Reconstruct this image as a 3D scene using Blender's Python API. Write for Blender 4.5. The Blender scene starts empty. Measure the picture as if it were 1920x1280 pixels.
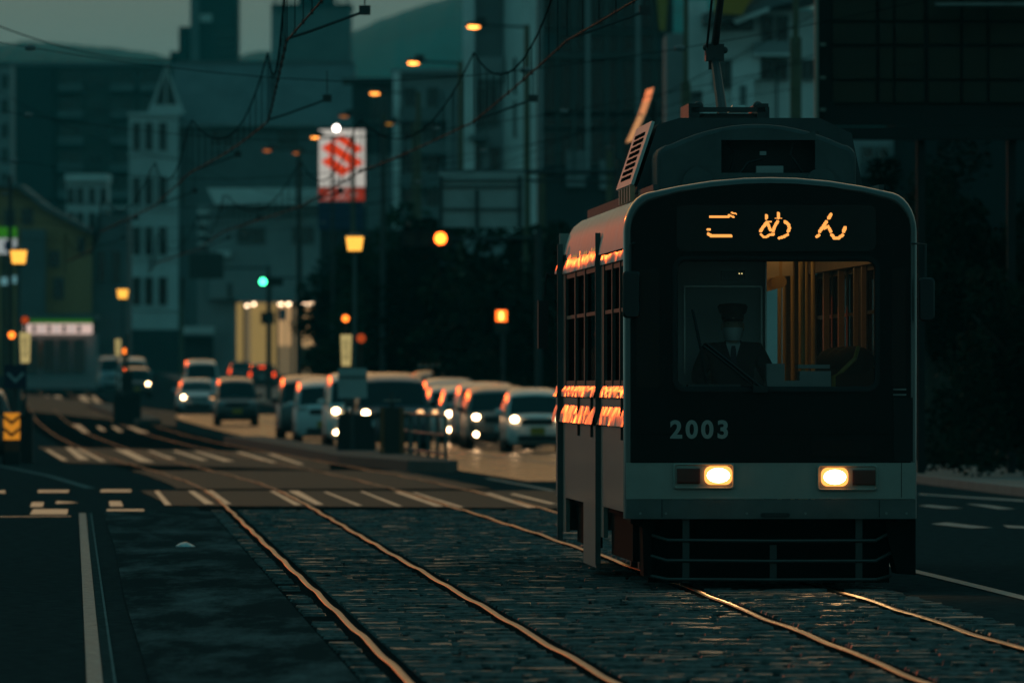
import bpy, bmesh, math, random
from mathutils import Vector, Matrix
random.seed(11)
sc = bpy.context.scene
col = sc.collection
R = math.radians
# ------------------------------------------------------------------ camera
F = 21333.0          # focal length in pixels of a 1920 px wide frame (400 mm on 36 mm)
EYE = 1.58           # lens height above the road
HZ = 720.0           # row of the horizon
cam_d = bpy.data.cameras.new("camera"); cam = bpy.data.objects.new("camera", cam_d)
col.objects.link(cam); sc.camera = cam
cam.location = (0, 0, EYE); cam.rotation_euler = (R(90), 0, 0)
cam_d.lens = 400; cam_d.sensor_width = 36; cam_d.shift_y = (HZ - 640) / 1920
cam_d.clip_start = 0.5; cam_d.clip_end = 6000
cam_d.dof.use_dof = True; cam_d.dof.focus_distance = 86.4; cam_d.dof.aperture_fstop = 6.7
# ------------------------------------------------------------------ world and sun
SUN_EL, SUN_AZ = 3.0, 8.0     # degrees; azimuth to the left of the view direction
w = bpy.data.worlds.new("World"); sc.world = w; w.use_nodes = True
nt = w.node_tree; nt.nodes.clear()
sky = nt.nodes.new('ShaderNodeTexSky'); sky.sky_type = 'NISHITA'; sky.sun_disc = False
sky.sun_elevation = R(SUN_EL); sky.sun_rotation = R(-SUN_AZ); sky.dust_density = 10; sky.air_density = 1.0
tint = nt.nodes.new('ShaderNodeMix'); tint.data_type = 'RGBA'; tint.blend_type = 'MULTIPLY'
tint.inputs[0].default_value = 1.0; tint.inputs[7].default_value = (1.0, 0.84, 0.70, 1)
bg1 = nt.nodes.new('ShaderNodeBackground'); bg1.inputs[1].default_value = 0.105
bg2 = nt.nodes.new('ShaderNodeBackground'); bg2.inputs[0].default_value = (0.004, 0.066, 0.072, 1); bg2.inputs[1].default_value = 1.0
# dusk air light: teal overhead, paler towards the horizon all round
tc_ = nt.nodes.new('ShaderNodeTexCoord'); sx_ = nt.nodes.new('ShaderNodeSeparateXYZ'); cr_ = nt.nodes.new('ShaderNodeValToRGB')
nt.links.new(tc_.outputs['Generated'], sx_.inputs[0]); nt.links.new(sx_.outputs['Z'], cr_.inputs[0])
cr_.color_ramp.elements[0].position = 0.0; cr_.color_ramp.elements[0].color = (0.115, 0.235, 0.215, 1)
cr_.color_ramp.elements[1].position = 0.22; cr_.color_ramp.elements[1].color = (0.002, 0.110, 0.120, 1)
e_ = cr_.color_ramp.elements.new(0.07); e_.color = (0.002, 0.070, 0.075, 1)
nt.links.new(cr_.outputs[0], bg2.inputs[0])
add = nt.nodes.new('ShaderNodeAddShader'); out = nt.nodes.new('ShaderNodeOutputWorld')
nt.links.new(sky.outputs[0], tint.inputs[6]); nt.links.new(tint.outputs[2], bg1.inputs[0])
nt.links.new(bg1.outputs[0], add.inputs[0]); nt.links.new(bg2.outputs[0], add.inputs[1])
nt.links.new(add.outputs[0], out.inputs[0])
sun_d = bpy.data.lights.new("sun", 'SUN'); sun = bpy.data.objects.new("sun", sun_d); col.objects.link(sun)
sun_d.energy = 0.055; sun_d.angle = R(0.5); sun_d.color = (1.0, 0.10, 0.014)
sdir = Vector((-math.sin(R(SUN_AZ)) * math.cos(R(SUN_EL)), math.cos(R(SUN_AZ)) * math.cos(R(SUN_EL)), math.sin(R(SUN_EL))))
sun.rotation_euler = sdir.to_track_quat('Z', 'Y').to_euler()
sun.location = (-40, 60, 40)
sc.view_settings.view_transform = 'Standard'; sc.view_settings.look = 'None'
sc.view_settings.exposure = 0.0; sc.view_settings.gamma = 1.0; sc.view_settings.use_curve_mapping = False
sc.render.engine = 'CYCLES'
sc.cycles.use_denoising = True
sc.cycles.max_bounces = 6; sc.cycles.diffuse_bounces = 2; sc.cycles.glossy_bounces = 3
sc.cycles.transmission_bounces = 4; sc.cycles.transparent_max_bounces = 12; sc.cycles.volume_bounces = 0
sc.cycles.sample_clamp_indirect = 4.0; sc.cycles.caustics_reflective = False; sc.cycles.caustics_refractive = False

# ------------------------------------------------------------------ geometry helpers
def gz(d):           # height of the road: level, then rising slowly beyond 250 m
    if d < 250: return 0.0
    if d < 900: return 6.7e-6 * (d - 250) ** 2
    return 2.83 + 0.0087 * (min(d, 1200) - 900)
def P(u, v, d):      # world point at distance d on the sight line of a photo pixel
    return Vector(((u - 960) * d / F, d, EYE + (HZ - v) * d / F))
def G(u, v):         # road point on the sight line
    lo, hi = 20.0, 900.0
    for _ in range(50):
        m = (lo + hi) / 2
        if HZ + (EYE - gz(m)) * F / m > v: lo = m
        else: hi = m
    return Vector(((u - 960) * lo / F, lo, gz(lo)))
def X(u, d): return (u - 960) * d / F
def interp(pts, d):
    if d <= pts[0][0]:
        a, b = pts[0], pts[1]
    elif d >= pts[-1][0]:
        a, b = pts[-2], pts[-1]
    else:
        for a, b in zip(pts, pts[1:]):
            if a[0] <= d <= b[0]: break
    return a[1] + (b[1] - a[1]) * (d - a[0]) / (b[0] - a[0])
def spline(pts, d, s=14.0):     # softened polyline
    return sum(interp(pts, d + k * s / 2) for k in (-2, -1, 0, 1, 2)) / 5
CLP = [(30, 1.076), (60, -.01), (165, -3.83), (185, -4.75), (234, -7.6), (278, -10.0), (337, -13.0), (420, -17.0), (640, -27), (800, -34.5)]
CRP = [(30, 3.63), (60.2, 2.68), (86.4, 1.93), (99.9, 1.50), (126, .55), (160, -.82), (185, -1.9), (234, -4.6), (278, -7.1), (337, -10.2), (420, -14.2), (640, -24.3), (800, -31.6)]
KRP = [(30, 11.5), (60, 10.5), (100, 9.3), (168, 6.9), (250, 4.2), (350, -.2), (480, -8), (640, -17), (800, -24), (900, -29)]
def CL(d): return spline(CLP, d)
def CR(d): return spline(CRP, d)
def KR(d): return spline(KRP, d)

class MB:
    def __init__(s): s.v = []; s.f = []
    def add(s, vs, fs):
        o = len(s.v); s.v += [tuple(p) for p in vs]; s.f += [tuple(i + o for i in f) for f in fs]; return s
    def box(s, c, d, rz=0.0, rx=0.0, taper=1.0):
        M = Matrix.Rotation(rz, 3, 'Z') @ Matrix.Rotation(rx, 3, 'X'); c = Vector(c); vs = []
        for z in (-1, 1):
            t = taper if z > 0 else 1.0
            for x, y in ((-1, -1), (1, -1), (1, 1), (-1, 1)):
                vs.append(c + M @ Vector((x * d[0] / 2 * t, y * d[1] / 2 * t, z * d[2] / 2)))
        return s.add(vs, [(3, 2, 1, 0), (4, 5, 6, 7), (0, 1, 5, 4), (1, 2, 6, 5), (2, 3, 7, 6), (3, 0, 4, 7)])
    def bbox(s, x0, x1, y0, y1, z0, z1): return s.box(((x0 + x1) / 2, (y0 + y1) / 2, (z0 + z1) / 2), (x1 - x0, y1 - y0, z1 - z0))
    def cyl(s, a, b, r, r2=None, n=10, cap=True):
        a = Vector(a); b = Vector(b); r2 = r if r2 is None else r2
        q = (b - a).to_track_quat('Z', 'Y'); vs = []
        for p, rr in ((a, r), (b, r2)):
            for i in range(n):
                t = 2 * math.pi * i / n; vs.append(p + q @ Vector((math.cos(t) * rr, math.sin(t) * rr, 0)))
        fs = [(i, (i + 1) % n, n + (i + 1) % n, n + i) for i in range(n)]
        if cap: fs += [tuple(range(n - 1, -1, -1)), tuple(range(n, 2 * n))]
        return s.add(vs, fs)
    def tube(s, pts, r, n=6):
        pts = [Vector(p) for p in pts]; rings = []
        for i, p in enumerate(pts):
            t = (pts[min(i + 1, len(pts) - 1)] - pts[max(i - 1, 0)]).normalized()
            up = Vector((0, 0, 1)) if abs(t.z) < .95 else Vector((1, 0, 0))
            a = t.cross(up).normalized(); b = a.cross(t)
            rr = r[i] if isinstance(r, (list, tuple)) else r
            rings.append([p + (a * math.cos(2 * math.pi * k / n) + b * math.sin(2 * math.pi * k / n)) * rr for k in range(n)])
        return s.loft(rings, True)
    def loft(s, rings, cap=False, closed=True):
        n = len(rings[0]); vs = [p for r in rings for p in r]; fs = []
        for i in range(len(rings) - 1):
            for k in range(n if closed else n - 1):
                k2 = (k + 1) % n
                fs.append((i * n + k, i * n + k2, (i + 1) * n + k2, (i + 1) * n + k))
        if cap: fs += [tuple(range(n - 1, -1, -1)), tuple(range((len(rings) - 1) * n, len(rings) * n))]
        return s.add(vs, fs)
    def poly(s, pts): return s.add(pts, [tuple(range(len(pts)))])
    def prism(s, pts, y0, y1):      # outline in x, z drawn out along y
        n = len(pts); vs = [(p[0], y0, p[1]) for p in pts] + [(p[0], y1, p[1]) for p in pts]
        return s.add(vs, [tuple(range(n)), tuple(range(2 * n - 1, n - 1, -1))] + [(i, n + i, n + (i + 1) % n, (i + 1) % n) for i in range(n)])
    def ball(s, c, r, nu=10, nv=7):
        c = Vector(c); r = r if isinstance(r, (tuple, list)) else (r, r, r); vs = [c + Vector((0, 0, -r[2]))]
        for j in range(1, nv):
            t = -math.pi / 2 + math.pi * j / nv
            for i in range(nu):
                p = 2 * math.pi * i / nu
                vs.append(c + Vector((math.cos(p) * math.cos(t) * r[0], math.sin(p) * math.cos(t) * r[1], math.sin(t) * r[2])))
        vs.append(c + Vector((0, 0, r[2]))); fs = []
        for i in range(nu): fs.append((0, 1 + (i + 1) % nu, 1 + i))
        for j in range(nv - 2):
            a = 1 + j * nu
            for i in range(nu): fs.append((a + i, a + (i + 1) % nu, a + nu + (i + 1) % nu, a + nu + i))
        a = 1 + (nv - 2) * nu; top = len(vs) - 1
        for i in range(nu): fs.append((a + i, a + (i + 1) % nu, top))
        return s.add(vs, fs)
    def mesh(s, name, mat, smooth=False):
        m = bpy.data.meshes.new(name); m.from_pydata(s.v, [], s.f); m.update()
        if mat: m.materials.append(mat)
        bm = bmesh.new(); bm.from_mesh(m); bmesh.ops.recalc_face_normals(bm, faces=bm.faces); bm.to_mesh(m); bm.free()
        if smooth is True: m.shade_smooth()
        elif smooth:
            m.shade_smooth(); m.set_sharp_from_angle(angle=R(smooth))
        return m
    def build(s, name, mat, parent=None, smooth=False):
        return link(name, s.mesh(name, mat, smooth), parent)
def link(name, mesh, parent=None, loc=None):
    o = bpy.data.objects.new(name, mesh); col.objects.link(o)
    if parent: o.parent = parent
    if loc: o.location = loc
    return o
def tag(o, label=None, cat=None, group=None, kind=None):
    for k, x in (('label', label), ('category', cat), ('group', group), ('kind', kind)):
        if x: o[k] = x
    return o
def thing(name, label, cat, loc=(0, 0, 0), rz=0.0, group=None):
    o = bpy.data.objects.new(name, None); col.objects.link(o); o.empty_display_size = .2
    o.location = loc; o.rotation_euler = (0, 0, rz); return tag(o, label, cat, group)
def kids(o): return [c for c in bpy.data.objects if c.parent == o]
def copy_tree(o, loc=None, label=None, parent=None, rz=None):
    c = o.copy(); col.objects.link(c)
    if parent: c.parent = parent
    if loc is not None: c.location = loc
    if rz is not None: c.rotation_euler = (0, 0, rz)
    if label: c['label'] = label
    for k in kids(o): copy_tree(k, parent=c)
    return c
# ------------------------------------------------------------------ materials
MATS = {}
def mat(name, c, rough=.6, metal=0.0, var=0.0, scale=4.0, bump=0.0, bscale=None, coat=0.0, stretch=(1, 1, 1), spec=0.5):
    if name in MATS: return MATS[name]
    m = bpy.data.materials.new(name); m.use_nodes = True; n = m.node_tree; b = n.nodes['Principled BSDF']
    b.inputs['Base Color'].default_value = (*c, 1); b.inputs['Roughness'].default_value = rough
    b.inputs['Metallic'].default_value = metal; b.inputs['Coat Weight'].default_value = coat; b.inputs['Coat Roughness'].default_value = .08
    b.inputs['Specular IOR Level'].default_value = spec
    if var or bump:
        tc = n.nodes.new('ShaderNodeTexCoord'); mp = n.nodes.new('ShaderNodeMapping'); mp.inputs['Scale'].default_value = stretch
        n.links.new(tc.outputs['Object'], mp.inputs[0])
    if var:
        nz = n.nodes.new('ShaderNodeTexNoise'); nz.inputs['Scale'].default_value = scale; nz.inputs['Detail'].default_value = 6; nz.inputs['Roughness'].default_value = .65
        n.links.new(mp.outputs[0], nz.inputs[0])
        rp = n.nodes.new('ShaderNodeMapRange'); rp.inputs[1].default_value = .3; rp.inputs[2].default_value = .7
        rp.inputs[3].default_value = 1 - var; rp.inputs[4].default_value = 1 + var; n.links.new(nz.outputs[0], rp.inputs[0])
        mx = n.nodes.new('ShaderNodeMix'); mx.data_type = 'RGBA'; mx.blend_type = 'MULTIPLY'; mx.inputs[0].default_value = 1
        mx.inputs[6].default_value = (*c, 1); n.links.new(rp.outputs[0], mx.inputs[7]); n.links.new(mx.outputs[2], b.inputs['Base Color'])
        r2 = n.nodes.new('ShaderNodeMapRange'); r2.inputs[3].default_value = max(.03, rough - var * .25); r2.inputs[4].default_value = min(1, rough + var * .25)
        n.links.new(nz.outputs[0], r2.inputs[0]); n.links.new(r2.outputs[0], b.inputs['Roughness'])
    if bump:
        nb = n.nodes.new('ShaderNodeTexNoise'); nb.inputs['Scale'].default_value = bscale or scale * 4; nb.inputs['Detail'].default_value = 5
        n.links.new(mp.outputs[0], nb.inputs[0]); bn = n.nodes.new('ShaderNodeBump'); bn.inputs['Strength'].default_value = 1; bn.inputs['Distance'].default_value = bump
        n.links.new(nb.outputs[0], bn.inputs['Height']); n.links.new(bn.outputs[0], b.inputs['Normal'])
    MATS[name] = m; return m
def emit(name, c, s):
    if name in MATS: return MATS[name]
    m = bpy.data.materials.new(name); m.use_nodes = True; b = m.node_tree.nodes['Principled BSDF']
    b.inputs['Base Color'].default_value = (*[x * .3 for x in c], 1); b.inputs['Emission Color'].default_value = (*c, 1)
    b.inputs['Emission Strength'].default_value = s; b.inputs['Roughness'].default_value = .4
    MATS[name] = m; return m
def glass(name, c=(.9, .95, .95), refl=1.0, ior=1.5):   # clear pane with a weak reflection
    if name in MATS: return MATS[name]
    m = bpy.data.materials.new(name); m.use_nodes = True; n = m.node_tree; n.nodes.clear()
    o = n.nodes.new('ShaderNodeOutputMaterial'); t = n.nodes.new('ShaderNodeBsdfTransparent'); g = n.nodes.new('ShaderNodeBsdfGlossy')
    t.inputs[0].default_value = (*c, 1); g.inputs['Roughness'].default_value = .03; g.inputs[0].default_value = (refl, refl, refl, 1)
    fr = n.nodes.new('ShaderNodeFresnel'); fr.inputs[0].default_value = ior; mx = n.nodes.new('ShaderNodeMixShader')
    n.links.new(fr.outputs[0], mx.inputs[0]); n.links.new(t.outputs[0], mx.inputs[1]); n.links.new(g.outputs[0], mx.inputs[2]); n.links.new(mx.outputs[0], o.inputs[0])
    MATS[name] = m; return m
asphalt = mat('asphalt', (.048, .05, .05), .75, var=.5, scale=7, bump=.0008, bscale=30, spec=.0)
asphalt2 = mat('patched_asphalt', (.06, .058, .055), .6, var=.3, scale=1.5, bump=.0008, bscale=30, spec=.022)
stone = mat('granite_sett', (.125, .128, .126), .45, var=.8, scale=11, bump=.004, bscale=26, spec=.0)
n_ = stone.node_tree; b_ = n_.nodes['Principled BSDF']; t_ = n_.nodes.new('ShaderNodeTexCoord'); o_i = n_.nodes.new('ShaderNodeNewGeometry')
w_n = n_.nodes.new('ShaderNodeTexNoise'); w_n.inputs['Scale'].default_value = 2.1; w_n.inputs['Detail'].default_value = 7; w_n.inputs['Roughness'].default_value = .7
w_r = n_.nodes.new('ShaderNodeMapRange'); w_r.inputs[1].default_value = .56; w_r.inputs[2].default_value = .76; w_r.inputs[3].default_value = 0; w_r.inputs[4].default_value = .5   # worn, polished spots
n_.links.new(o_i.outputs['Position'], w_n.inputs[0]); n_.links.new(w_n.outputs[0], w_r.inputs[0]); n_.links.new(w_r.outputs[0], b_.inputs['Specular IOR Level'])
bed = mat('track_mortar', (.02, .02, .02), .9, var=.4, scale=3, spec=.0)
railm = mat('polished_rail_steel', (.20, .15, .105), .42, metal=1, var=.8, scale=1.3, stretch=(1, .10, 1))
rail_far_dim = mat('dimmed_rail_steel', (.075, .060, .045), .5, metal=1, var=.8, scale=.8, stretch=(1, .10, 1))  # darker steel copy: weaker far glint put into the colour
railside = mat('rusty_rail_side', (.03, .02, .014), .9, spec=.0)
white_line = mat('worn_white_paint', (.30, .30, .285), .6, var=.6, scale=12, spec=.06)
cross_line = mat('crossing_paint', (.36, .35, .32), .33, var=.5, scale=9, spec=.7)
grey_line = mat('faded_paint', (.062, .068, .066), .7, var=.6, scale=9, spec=.0)
edge_line = mat('faded_paint_edge', (.19, .20, .195), .7, var=.5, scale=9, spec=.0)
concrete = mat('concrete', (.24, .235, .22), .8, var=.25, scale=1.2, bump=.004)
kerbm = mat('kerb_stone', (.2, .2, .19), .75, var=.25, scale=2)
black = mat('black_plastic', (.012, .012, .013), .45)
rubber = mat('tyre_rubber', (.018, .018, .018), .85)
steel = mat('galvanised_steel', (.22, .22, .21), .5, metal=.6, var=.2)
darksteel = mat('dark_painted_steel', (.035, .037, .036), .5, var=.2)
polem = mat('weathered_pole', (.12, .105, .06), .6, var=.25, scale=2)
cable = mat('cable', (.015, .015, .015), .9, spec=.0)
copper = mat('contact_wire', (.04, .03, .022), .7, spec=.1)
darkglass = mat('dark_window_glass', (.012, .016, .017), .06, coat=.0)
lamp_orange = emit('sodium_lamp', (1, .30, .05), 7)
lantern_m = emit('lantern_glow', (1, .45, .06), 1.6)
red_lens = emit('red_signal_lens', (1, .13, .012), 10)
amber_dim = emit('amber_signal', (1, .2, .02), 3)
red_dim = emit('dim_red_signal', (1, .12, .02), .35)
green_lens = emit('green_signal_lens', (.06, 1, .42), 9)
head_on = emit('headlight_lit', (1, .60, .30), 30)
head_dim = emit('headlight_half_lit', (1, .5, .2), 2.2)
indic_on = emit('amber_indicator_lit', (1, .42, .05), 3.0)
tail_on = emit('tail_light_lit', (1, .07, .01), 2.4)
# ================================================================== ground, road, tracks
def strip(name, lo, hi, d0, d1, z, m, step=4.0, smooth=True):
    b = MB(); ds = []; d = d0
    while d < d1: ds.append(d); d += step
    ds.append(d1)
    b.loft([[(lo(d), d, gz(d) + z), ((lo(d) + hi(d)) / 2, d, gz(d) + z), (hi(d), d, gz(d) + z)] for d in ds], closed=False)
    return b.build(name, m, smooth=smooth)
tag(strip('ground', lambda d: -330, lambda d: 330, -25, 2600, -.02, mat('dark_ground', (.045, .045, .042), .8, var=.3, scale=.2), 20), kind='structure')
road = tag(strip('road', lambda d: CL(d) - 9.5, KR, 8, 880, 0.0, asphalt, 3), kind='structure')
# right hand pavement with a kerb
pv = tag(strip('pavement', lambda d: KR(d) + .16, lambda d: KR(d) + 5.5, 60, 700, .13, mat('pavement_slabs', (.15, .145, .135), .7, var=.3, scale=1.2), 4), kind='structure')
kb = MB()
ds = [60 + 4 * i for i in range(160)]
kb.loft([[(KR(d), d, gz(d) - .02), (KR(d), d, gz(d) + .13), (KR(d) + .16, d, gz(d) + .135), (KR(d) + .16, d, gz(d) - .02)] for d in ds], closed=False)
tag(kb.build('kerb', kerbm), kind='structure')
# track bed sheet
def wob(d, s): return .006 * math.sin(d * .37 + s) + .004 * math.sin(d * .83 + 2.1 * s) + .0015 * math.sin(d * 1.7 + s * 3.7)
tb = tag(strip('track_bed', lambda d: CL(d) - .9, lambda d: CR(d) + 1.0, 44, 800, .006, bed, 2), kind='structure')
def rail(cfun, side, nm, d, d1, m):
    b = MB(); rings = []
    while d <= d1:
        s = 1.0 + side + (5 if nm else 0)
        x = cfun(d) + side * .5335 + wob(d, s) * .9; z = gz(d) + .022 + wob(d, s + 9) * .8
        rings.append([(x - .027, d, z - .03), (x - .023, d, z - .005), (x - .017, d, z + .001), (x - .007, d, z + .0025), (x + .007, d, z + .0025), (x + .017, d, z + .001), (x + .023, d, z - .005), (x + .027, d, z - .03)])
        d += .7 if d < 168 else 2.0
    b.loft(rings, closed=False)
    o = b.build('tram_rail', m, smooth=True); tag(o, kind='structure'); o.data.materials.append(railside)
    o.data.polygons.foreach_set('material_index', [1 if i % 7 in (0, 6) else 0 for i in range(len(o.data.polygons))]); return o
for i, (cf) in enumerate((CL, CR)):
    for sd in (-1, 1):
        rail(cf, sd, i, 40.0, 168.0, railm); rail(cf, sd, i, 168.0, 790.0, rail_far_dim)
tag(strip('track_paving', lambda d: CL(d) - .9, lambda d: CR(d) + 1.0, 171, 207, .011, asphalt2, 2), kind='structure')
tag(strip('road_lane', lambda d: CR(d) + 2.2, lambda d: KR(d) - .2, 185, 470, .004, mat('polished_asphalt', (.05, .05, .048), .27, var=.5, scale=1.2, stretch=(1, .3, 1), spec=.025), 3), kind='structure')
# granite setts between and beside the rails: each a stone, the nearest as parts
rnd = random.Random(5)
def stone_shape(b, x0, x1, y0, y1, h, tx, ty):
    g = .012; bev = .018; cx = (x0 + x1) / 2; cy = (y0 + y1) / 2
    x0 += g; x1 -= g; y0 += g; y1 -= g
    def zt(x, y): return h + (x - cx) * tx + (y - cy) * ty
    vs = [(x0, y0, -.03), (x1, y0, -.03), (x1, y1, -.03), (x0, y1, -.03)]
    vs += [(x, y, zt(x, y)) for x, y in ((x0 + bev, y0 + bev), (x1 - bev, y0 + bev), (x1 - bev, y1 - bev), (x0 + bev, y1 - bev))]
    b.add(vs, [(4, 5, 6, 7), (0, 1, 5, 4), (1, 2, 6, 5), (2, 3, 7, 6), (3, 0, 4, 7)])
stones = []; d = 52.0
while d < 141:
    dp = rnd.choice((.26, .3, .34, .4))
    cl, cr = CL(d + dp / 2), CR(d + dp / 2)
    for a, c in ((cl - .80, cl - .60), (cl - .47, cl + .47), (cl + .60, cr - .60), (cr - .47, cr + .47), (cr + .60, cr + .98)):
        x = a
        while x < c - .05:
            wd = min(rnd.uniform(.18, .46), c - x)
            if c - x - wd < .15: wd = c - x
            if rnd.random() > (.45 if a < cl - .7 else .03): stones.append((x, x + wd, d, d + dp, .012 + rnd.gauss(0, .006), rnd.gauss(0, .008), rnd.gauss(0, .013)))
            x += wd
    d += dp
near = [s for s in stones if s[0] > X(-60, s[2]) and s[1] < X(1980, s[2]) and s[2] > 59.5]
near = near[:300]; nid = set(map(id, near))
for s in near:
    b = MB(); cx, cy = (s[0] + s[1]) / 2, (s[2] + s[3]) / 2
    stone_shape(b, s[0] - cx, s[1] - cx, s[2] - cy, s[3] - cy, *s[4:])
    link('paving_stone', b.mesh('paving_stone', stone), tb, (cx, cy, .008))
b = MB()
for s in stones:
    if id(s) not in nid: stone_shape(b, *s)
tag(b.build('stone_paving', stone, tb), kind='stuff').location = (0, 0, .008)
# ---- painted markings
def mark(pts, name, m, parent, z=.008):
    b = MB(); b.poly([(p.x, p.y, p.z + z) for p in pts]); return b.build(name, m, parent)
def q(*uv): return [G(*p) for p in uv]
def xdir_strip(name, x0f, x1f, d0, d1, m, z=.008, step=4): return strip(name, x0f, x1f, d0, d1, z, m, step)
edge = lambda d: -2.25 - .0386 * (d - 60.2)
tag(xdir_strip('lane_line', lambda d: edge(d), lambda d: edge(d) + .085, 40, 139, white_line, step=1.5), kind='structure')
tag(xdir_strip('lane_line', lambda d: edge(d) + .088, lambda d: edge(d) + .142, 40, 139, grey_line, step=1.5), kind='structure')
tag(xdir_strip('lane_line', lambda d: edge(d) + .142, lambda d: edge(d) + .157, 40, 139, edge_line, step=1.5), kind='structure')
tag(xdir_strip('lane_line', lambda d: CR(d) + 1.72, lambda d: CR(d) + 1.84, 40, 190, white_line), kind='structure')
tag(xdir_strip('lane_line', lambda d: CR(d) + 4.9, lambda d: CR(d) + 5.02, 175, 420, white_line), kind='structure')
tag(strip('lane_line', lambda d: interp([(175, -6.65), (195, -8.0), (212, -9.35), (240, -11.6)], d), lambda d: interp([(175, -6.49), (195, -7.85), (212, -9.2), (240, -11.45)], d), 172, 240, .008, edge_line), kind='structure')
# crossing over the track bed: an asphalt pad with stripes
cwpad = MB(); cwpad.poly([(p.x, p.y, p.z + .013) for p in q((318, 949), (1060, 954), (1060, 921), (262, 921))])
cw = tag(cwpad.build('track_crossing', asphalt2), kind='structure')
for a in (((289, 922), (298, 922), (322, 949), (309, 949)), ((352, 922), (364, 922), (402, 947), (384, 947)), ((389, 921), (398, 921), (434, 947), (421, 947)),
          ((505, 922), (513, 922), (566, 949), (552, 949)), ((540, 922), (560, 922), (607, 948), (592, 948)), ((606, 924), (614, 924), (680, 950), (669, 950)),
          ((674, 923), (682, 923), (755, 951), (743, 951)), ((738, 924), (750, 924), (832, 951), (815, 951)), ((772, 925), (780, 925), (871, 953), (860, 953)),
          ((905, 927), (920, 926), (1005, 953), (990, 954)), ((955, 928), (965, 927), (1046, 947), (1030, 947))):
    mark(q(*a), 'crossing_stripe', cross_line, cw, .018)
zb = thing('zebra_crossing', 'white dashed zebra crossing markings over the left asphalt lane', 'crossing')
zb['kind'] = 'structure'
for a in (((70, 924), (128, 924), (130, 919), (72, 919)), ((187, 923), (246, 923), (246, 918), (190, 918)), ((-60, 925), (10, 925), (10, 920), (-58, 920)),
          ((56, 951), (80, 951), (83, 942), (60, 942)), ((104, 945), (148, 943), (130, 941), (106, 940)), ((206, 950), (231, 950), (227, 940), (204, 940)),
          ((56, 965), (126, 965), (128, 955), (62, 955)), ((200, 963), (271, 963), (270, 955), (200, 955)), ((-20, 970), (133, 969), (133, 968), (-20, 969))):
    mark(q(*a), 'crossing_stripe', cross_line, zb)
# the farther crossing between the tram stops and the last one before the bend
fcw = MB(); fcw.poly([(p.x, p.y, p.z + .013) for p in q((120, 868), (620, 882), (610, 850), (70, 838))])
fc = tag(fcw.build('track_crossing', asphalt2), kind='structure')
for a in (((84, 844), (92, 844), (128, 864), (116, 864)), ((122, 840), (134, 840), (168, 863), (148, 863)), ((142, 842), (150, 842), (200, 866), (188, 866)),
          ((214, 843), (240, 845), (290, 868), (262, 866)), ((276, 846), (284, 846), (330, 862), (318, 862)), ((322, 846), (332, 846), (392, 864), (376, 864)),
          ((360, 846), (376, 848), (440, 866), (420, 866)), ((440, 848), (452, 848), (520, 868), (505, 868)), ((500, 852), (512, 852), (572, 872), (560, 872))):
    mark(q(*a), 'crossing_stripe', cross_line, fc, .018)
far_c = tag(MB().poly([(p.x, p.y, p.z + .013) for p in q((60, 772), (330, 800), (330, 772), (40, 738))]).build('track_crossing', asphalt2), kind='structure')
for a in (((40, 742), (50, 742), (66, 762), (54, 762)), ((66, 742), (74, 742), (84, 764), (74, 764)), ((85, 742), (92, 742), (104, 763), (94, 763)), ((100, 742), (112, 742), (136, 764), (118, 764)),
          ((146, 742), (160, 742), (186, 770), (168, 770)), ((170, 744), (178, 742), (202, 768), (192, 770)), ((180, 800), (188, 800), (200, 808), (190, 808)), ((208, 800), (216, 800), (232, 810), (222, 810)), ((234, 800), (246, 800), (280, 812), (262, 812)), ((135, 796), (150, 797), (168, 812), (156, 812))):
    mark(q(*a), 'crossing_stripe', cross_line, far_c, .018)
# arrows and lane dashes on the right beyond the tram
for a in (((1722, 949), (1740, 947), (1806, 953), (1770, 954)), ((1745, 983), (1775, 980), (1862, 990), (1820, 991)), ((1880, 985), (1930, 988), (1930, 992), (1890, 990)), ((1722, 926), (1920, 938), (1920, 941), (1722, 928)), ((1810, 945), (1850, 947), (1905, 955), (1870, 955))):
    tag(mark(q(*a), 'road_marking', white_line, None), kind='structure')
# rough patched shoulder between the lane and the left rail
pm = bpy.data.materials.new('crumbled_shoulder'); pm.use_nodes = True; n = pm.node_tree; pb_ = n.nodes['Principled BSDF']
tc1 = n.nodes.new('ShaderNodeTexCoord'); mp1 = n.nodes.new('ShaderNodeMapping'); mp1.inputs['Scale'].default_value = (1.6, .16, 1)
n1 = n.nodes.new('ShaderNodeTexNoise'); n1.inputs['Scale'].default_value = 1.0; n1.inputs['Detail'].default_value = 9; n1.inputs['Roughness'].default_value = .72
rp1 = n.nodes.new('ShaderNodeValToRGB'); rp1.color_ramp.elements[0].position = .46; rp1.color_ramp.elements[0].color = (.040, .042, .042, 1); rp1.color_ramp.elements[1].position = .72; rp1.color_ramp.elements[1].color = (.17, .18, .18, 1)
n.links.new(tc1.outputs['Object'], mp1.inputs[0]); n.links.new(mp1.outputs[0], n1.inputs[0]); n.links.new(n1.outputs[0], rp1.inputs[0]); n.links.new(rp1.outputs[0], pb_.inputs['Base Color'])
pb_.inputs['Roughness'].default_value = .8; pb_.inputs['Specular IOR Level'].default_value = .0
bn1 = n.nodes.new('ShaderNodeBump'); bn1.inputs['Distance'].default_value = .01; n.links.new(n1.outputs[0], bn1.inputs['Height']); n.links.new(bn1.outputs[0], pb_.inputs['Normal'])
rr = random.Random(3)
tag(strip('road_shoulder', lambda d: -1.93 - .0386 * (d - 60.2) + .012 * math.sin(d * .13), lambda d: CL(d) - .79, 46, 141, .010, pm, 1.0), kind='structure')
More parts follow.
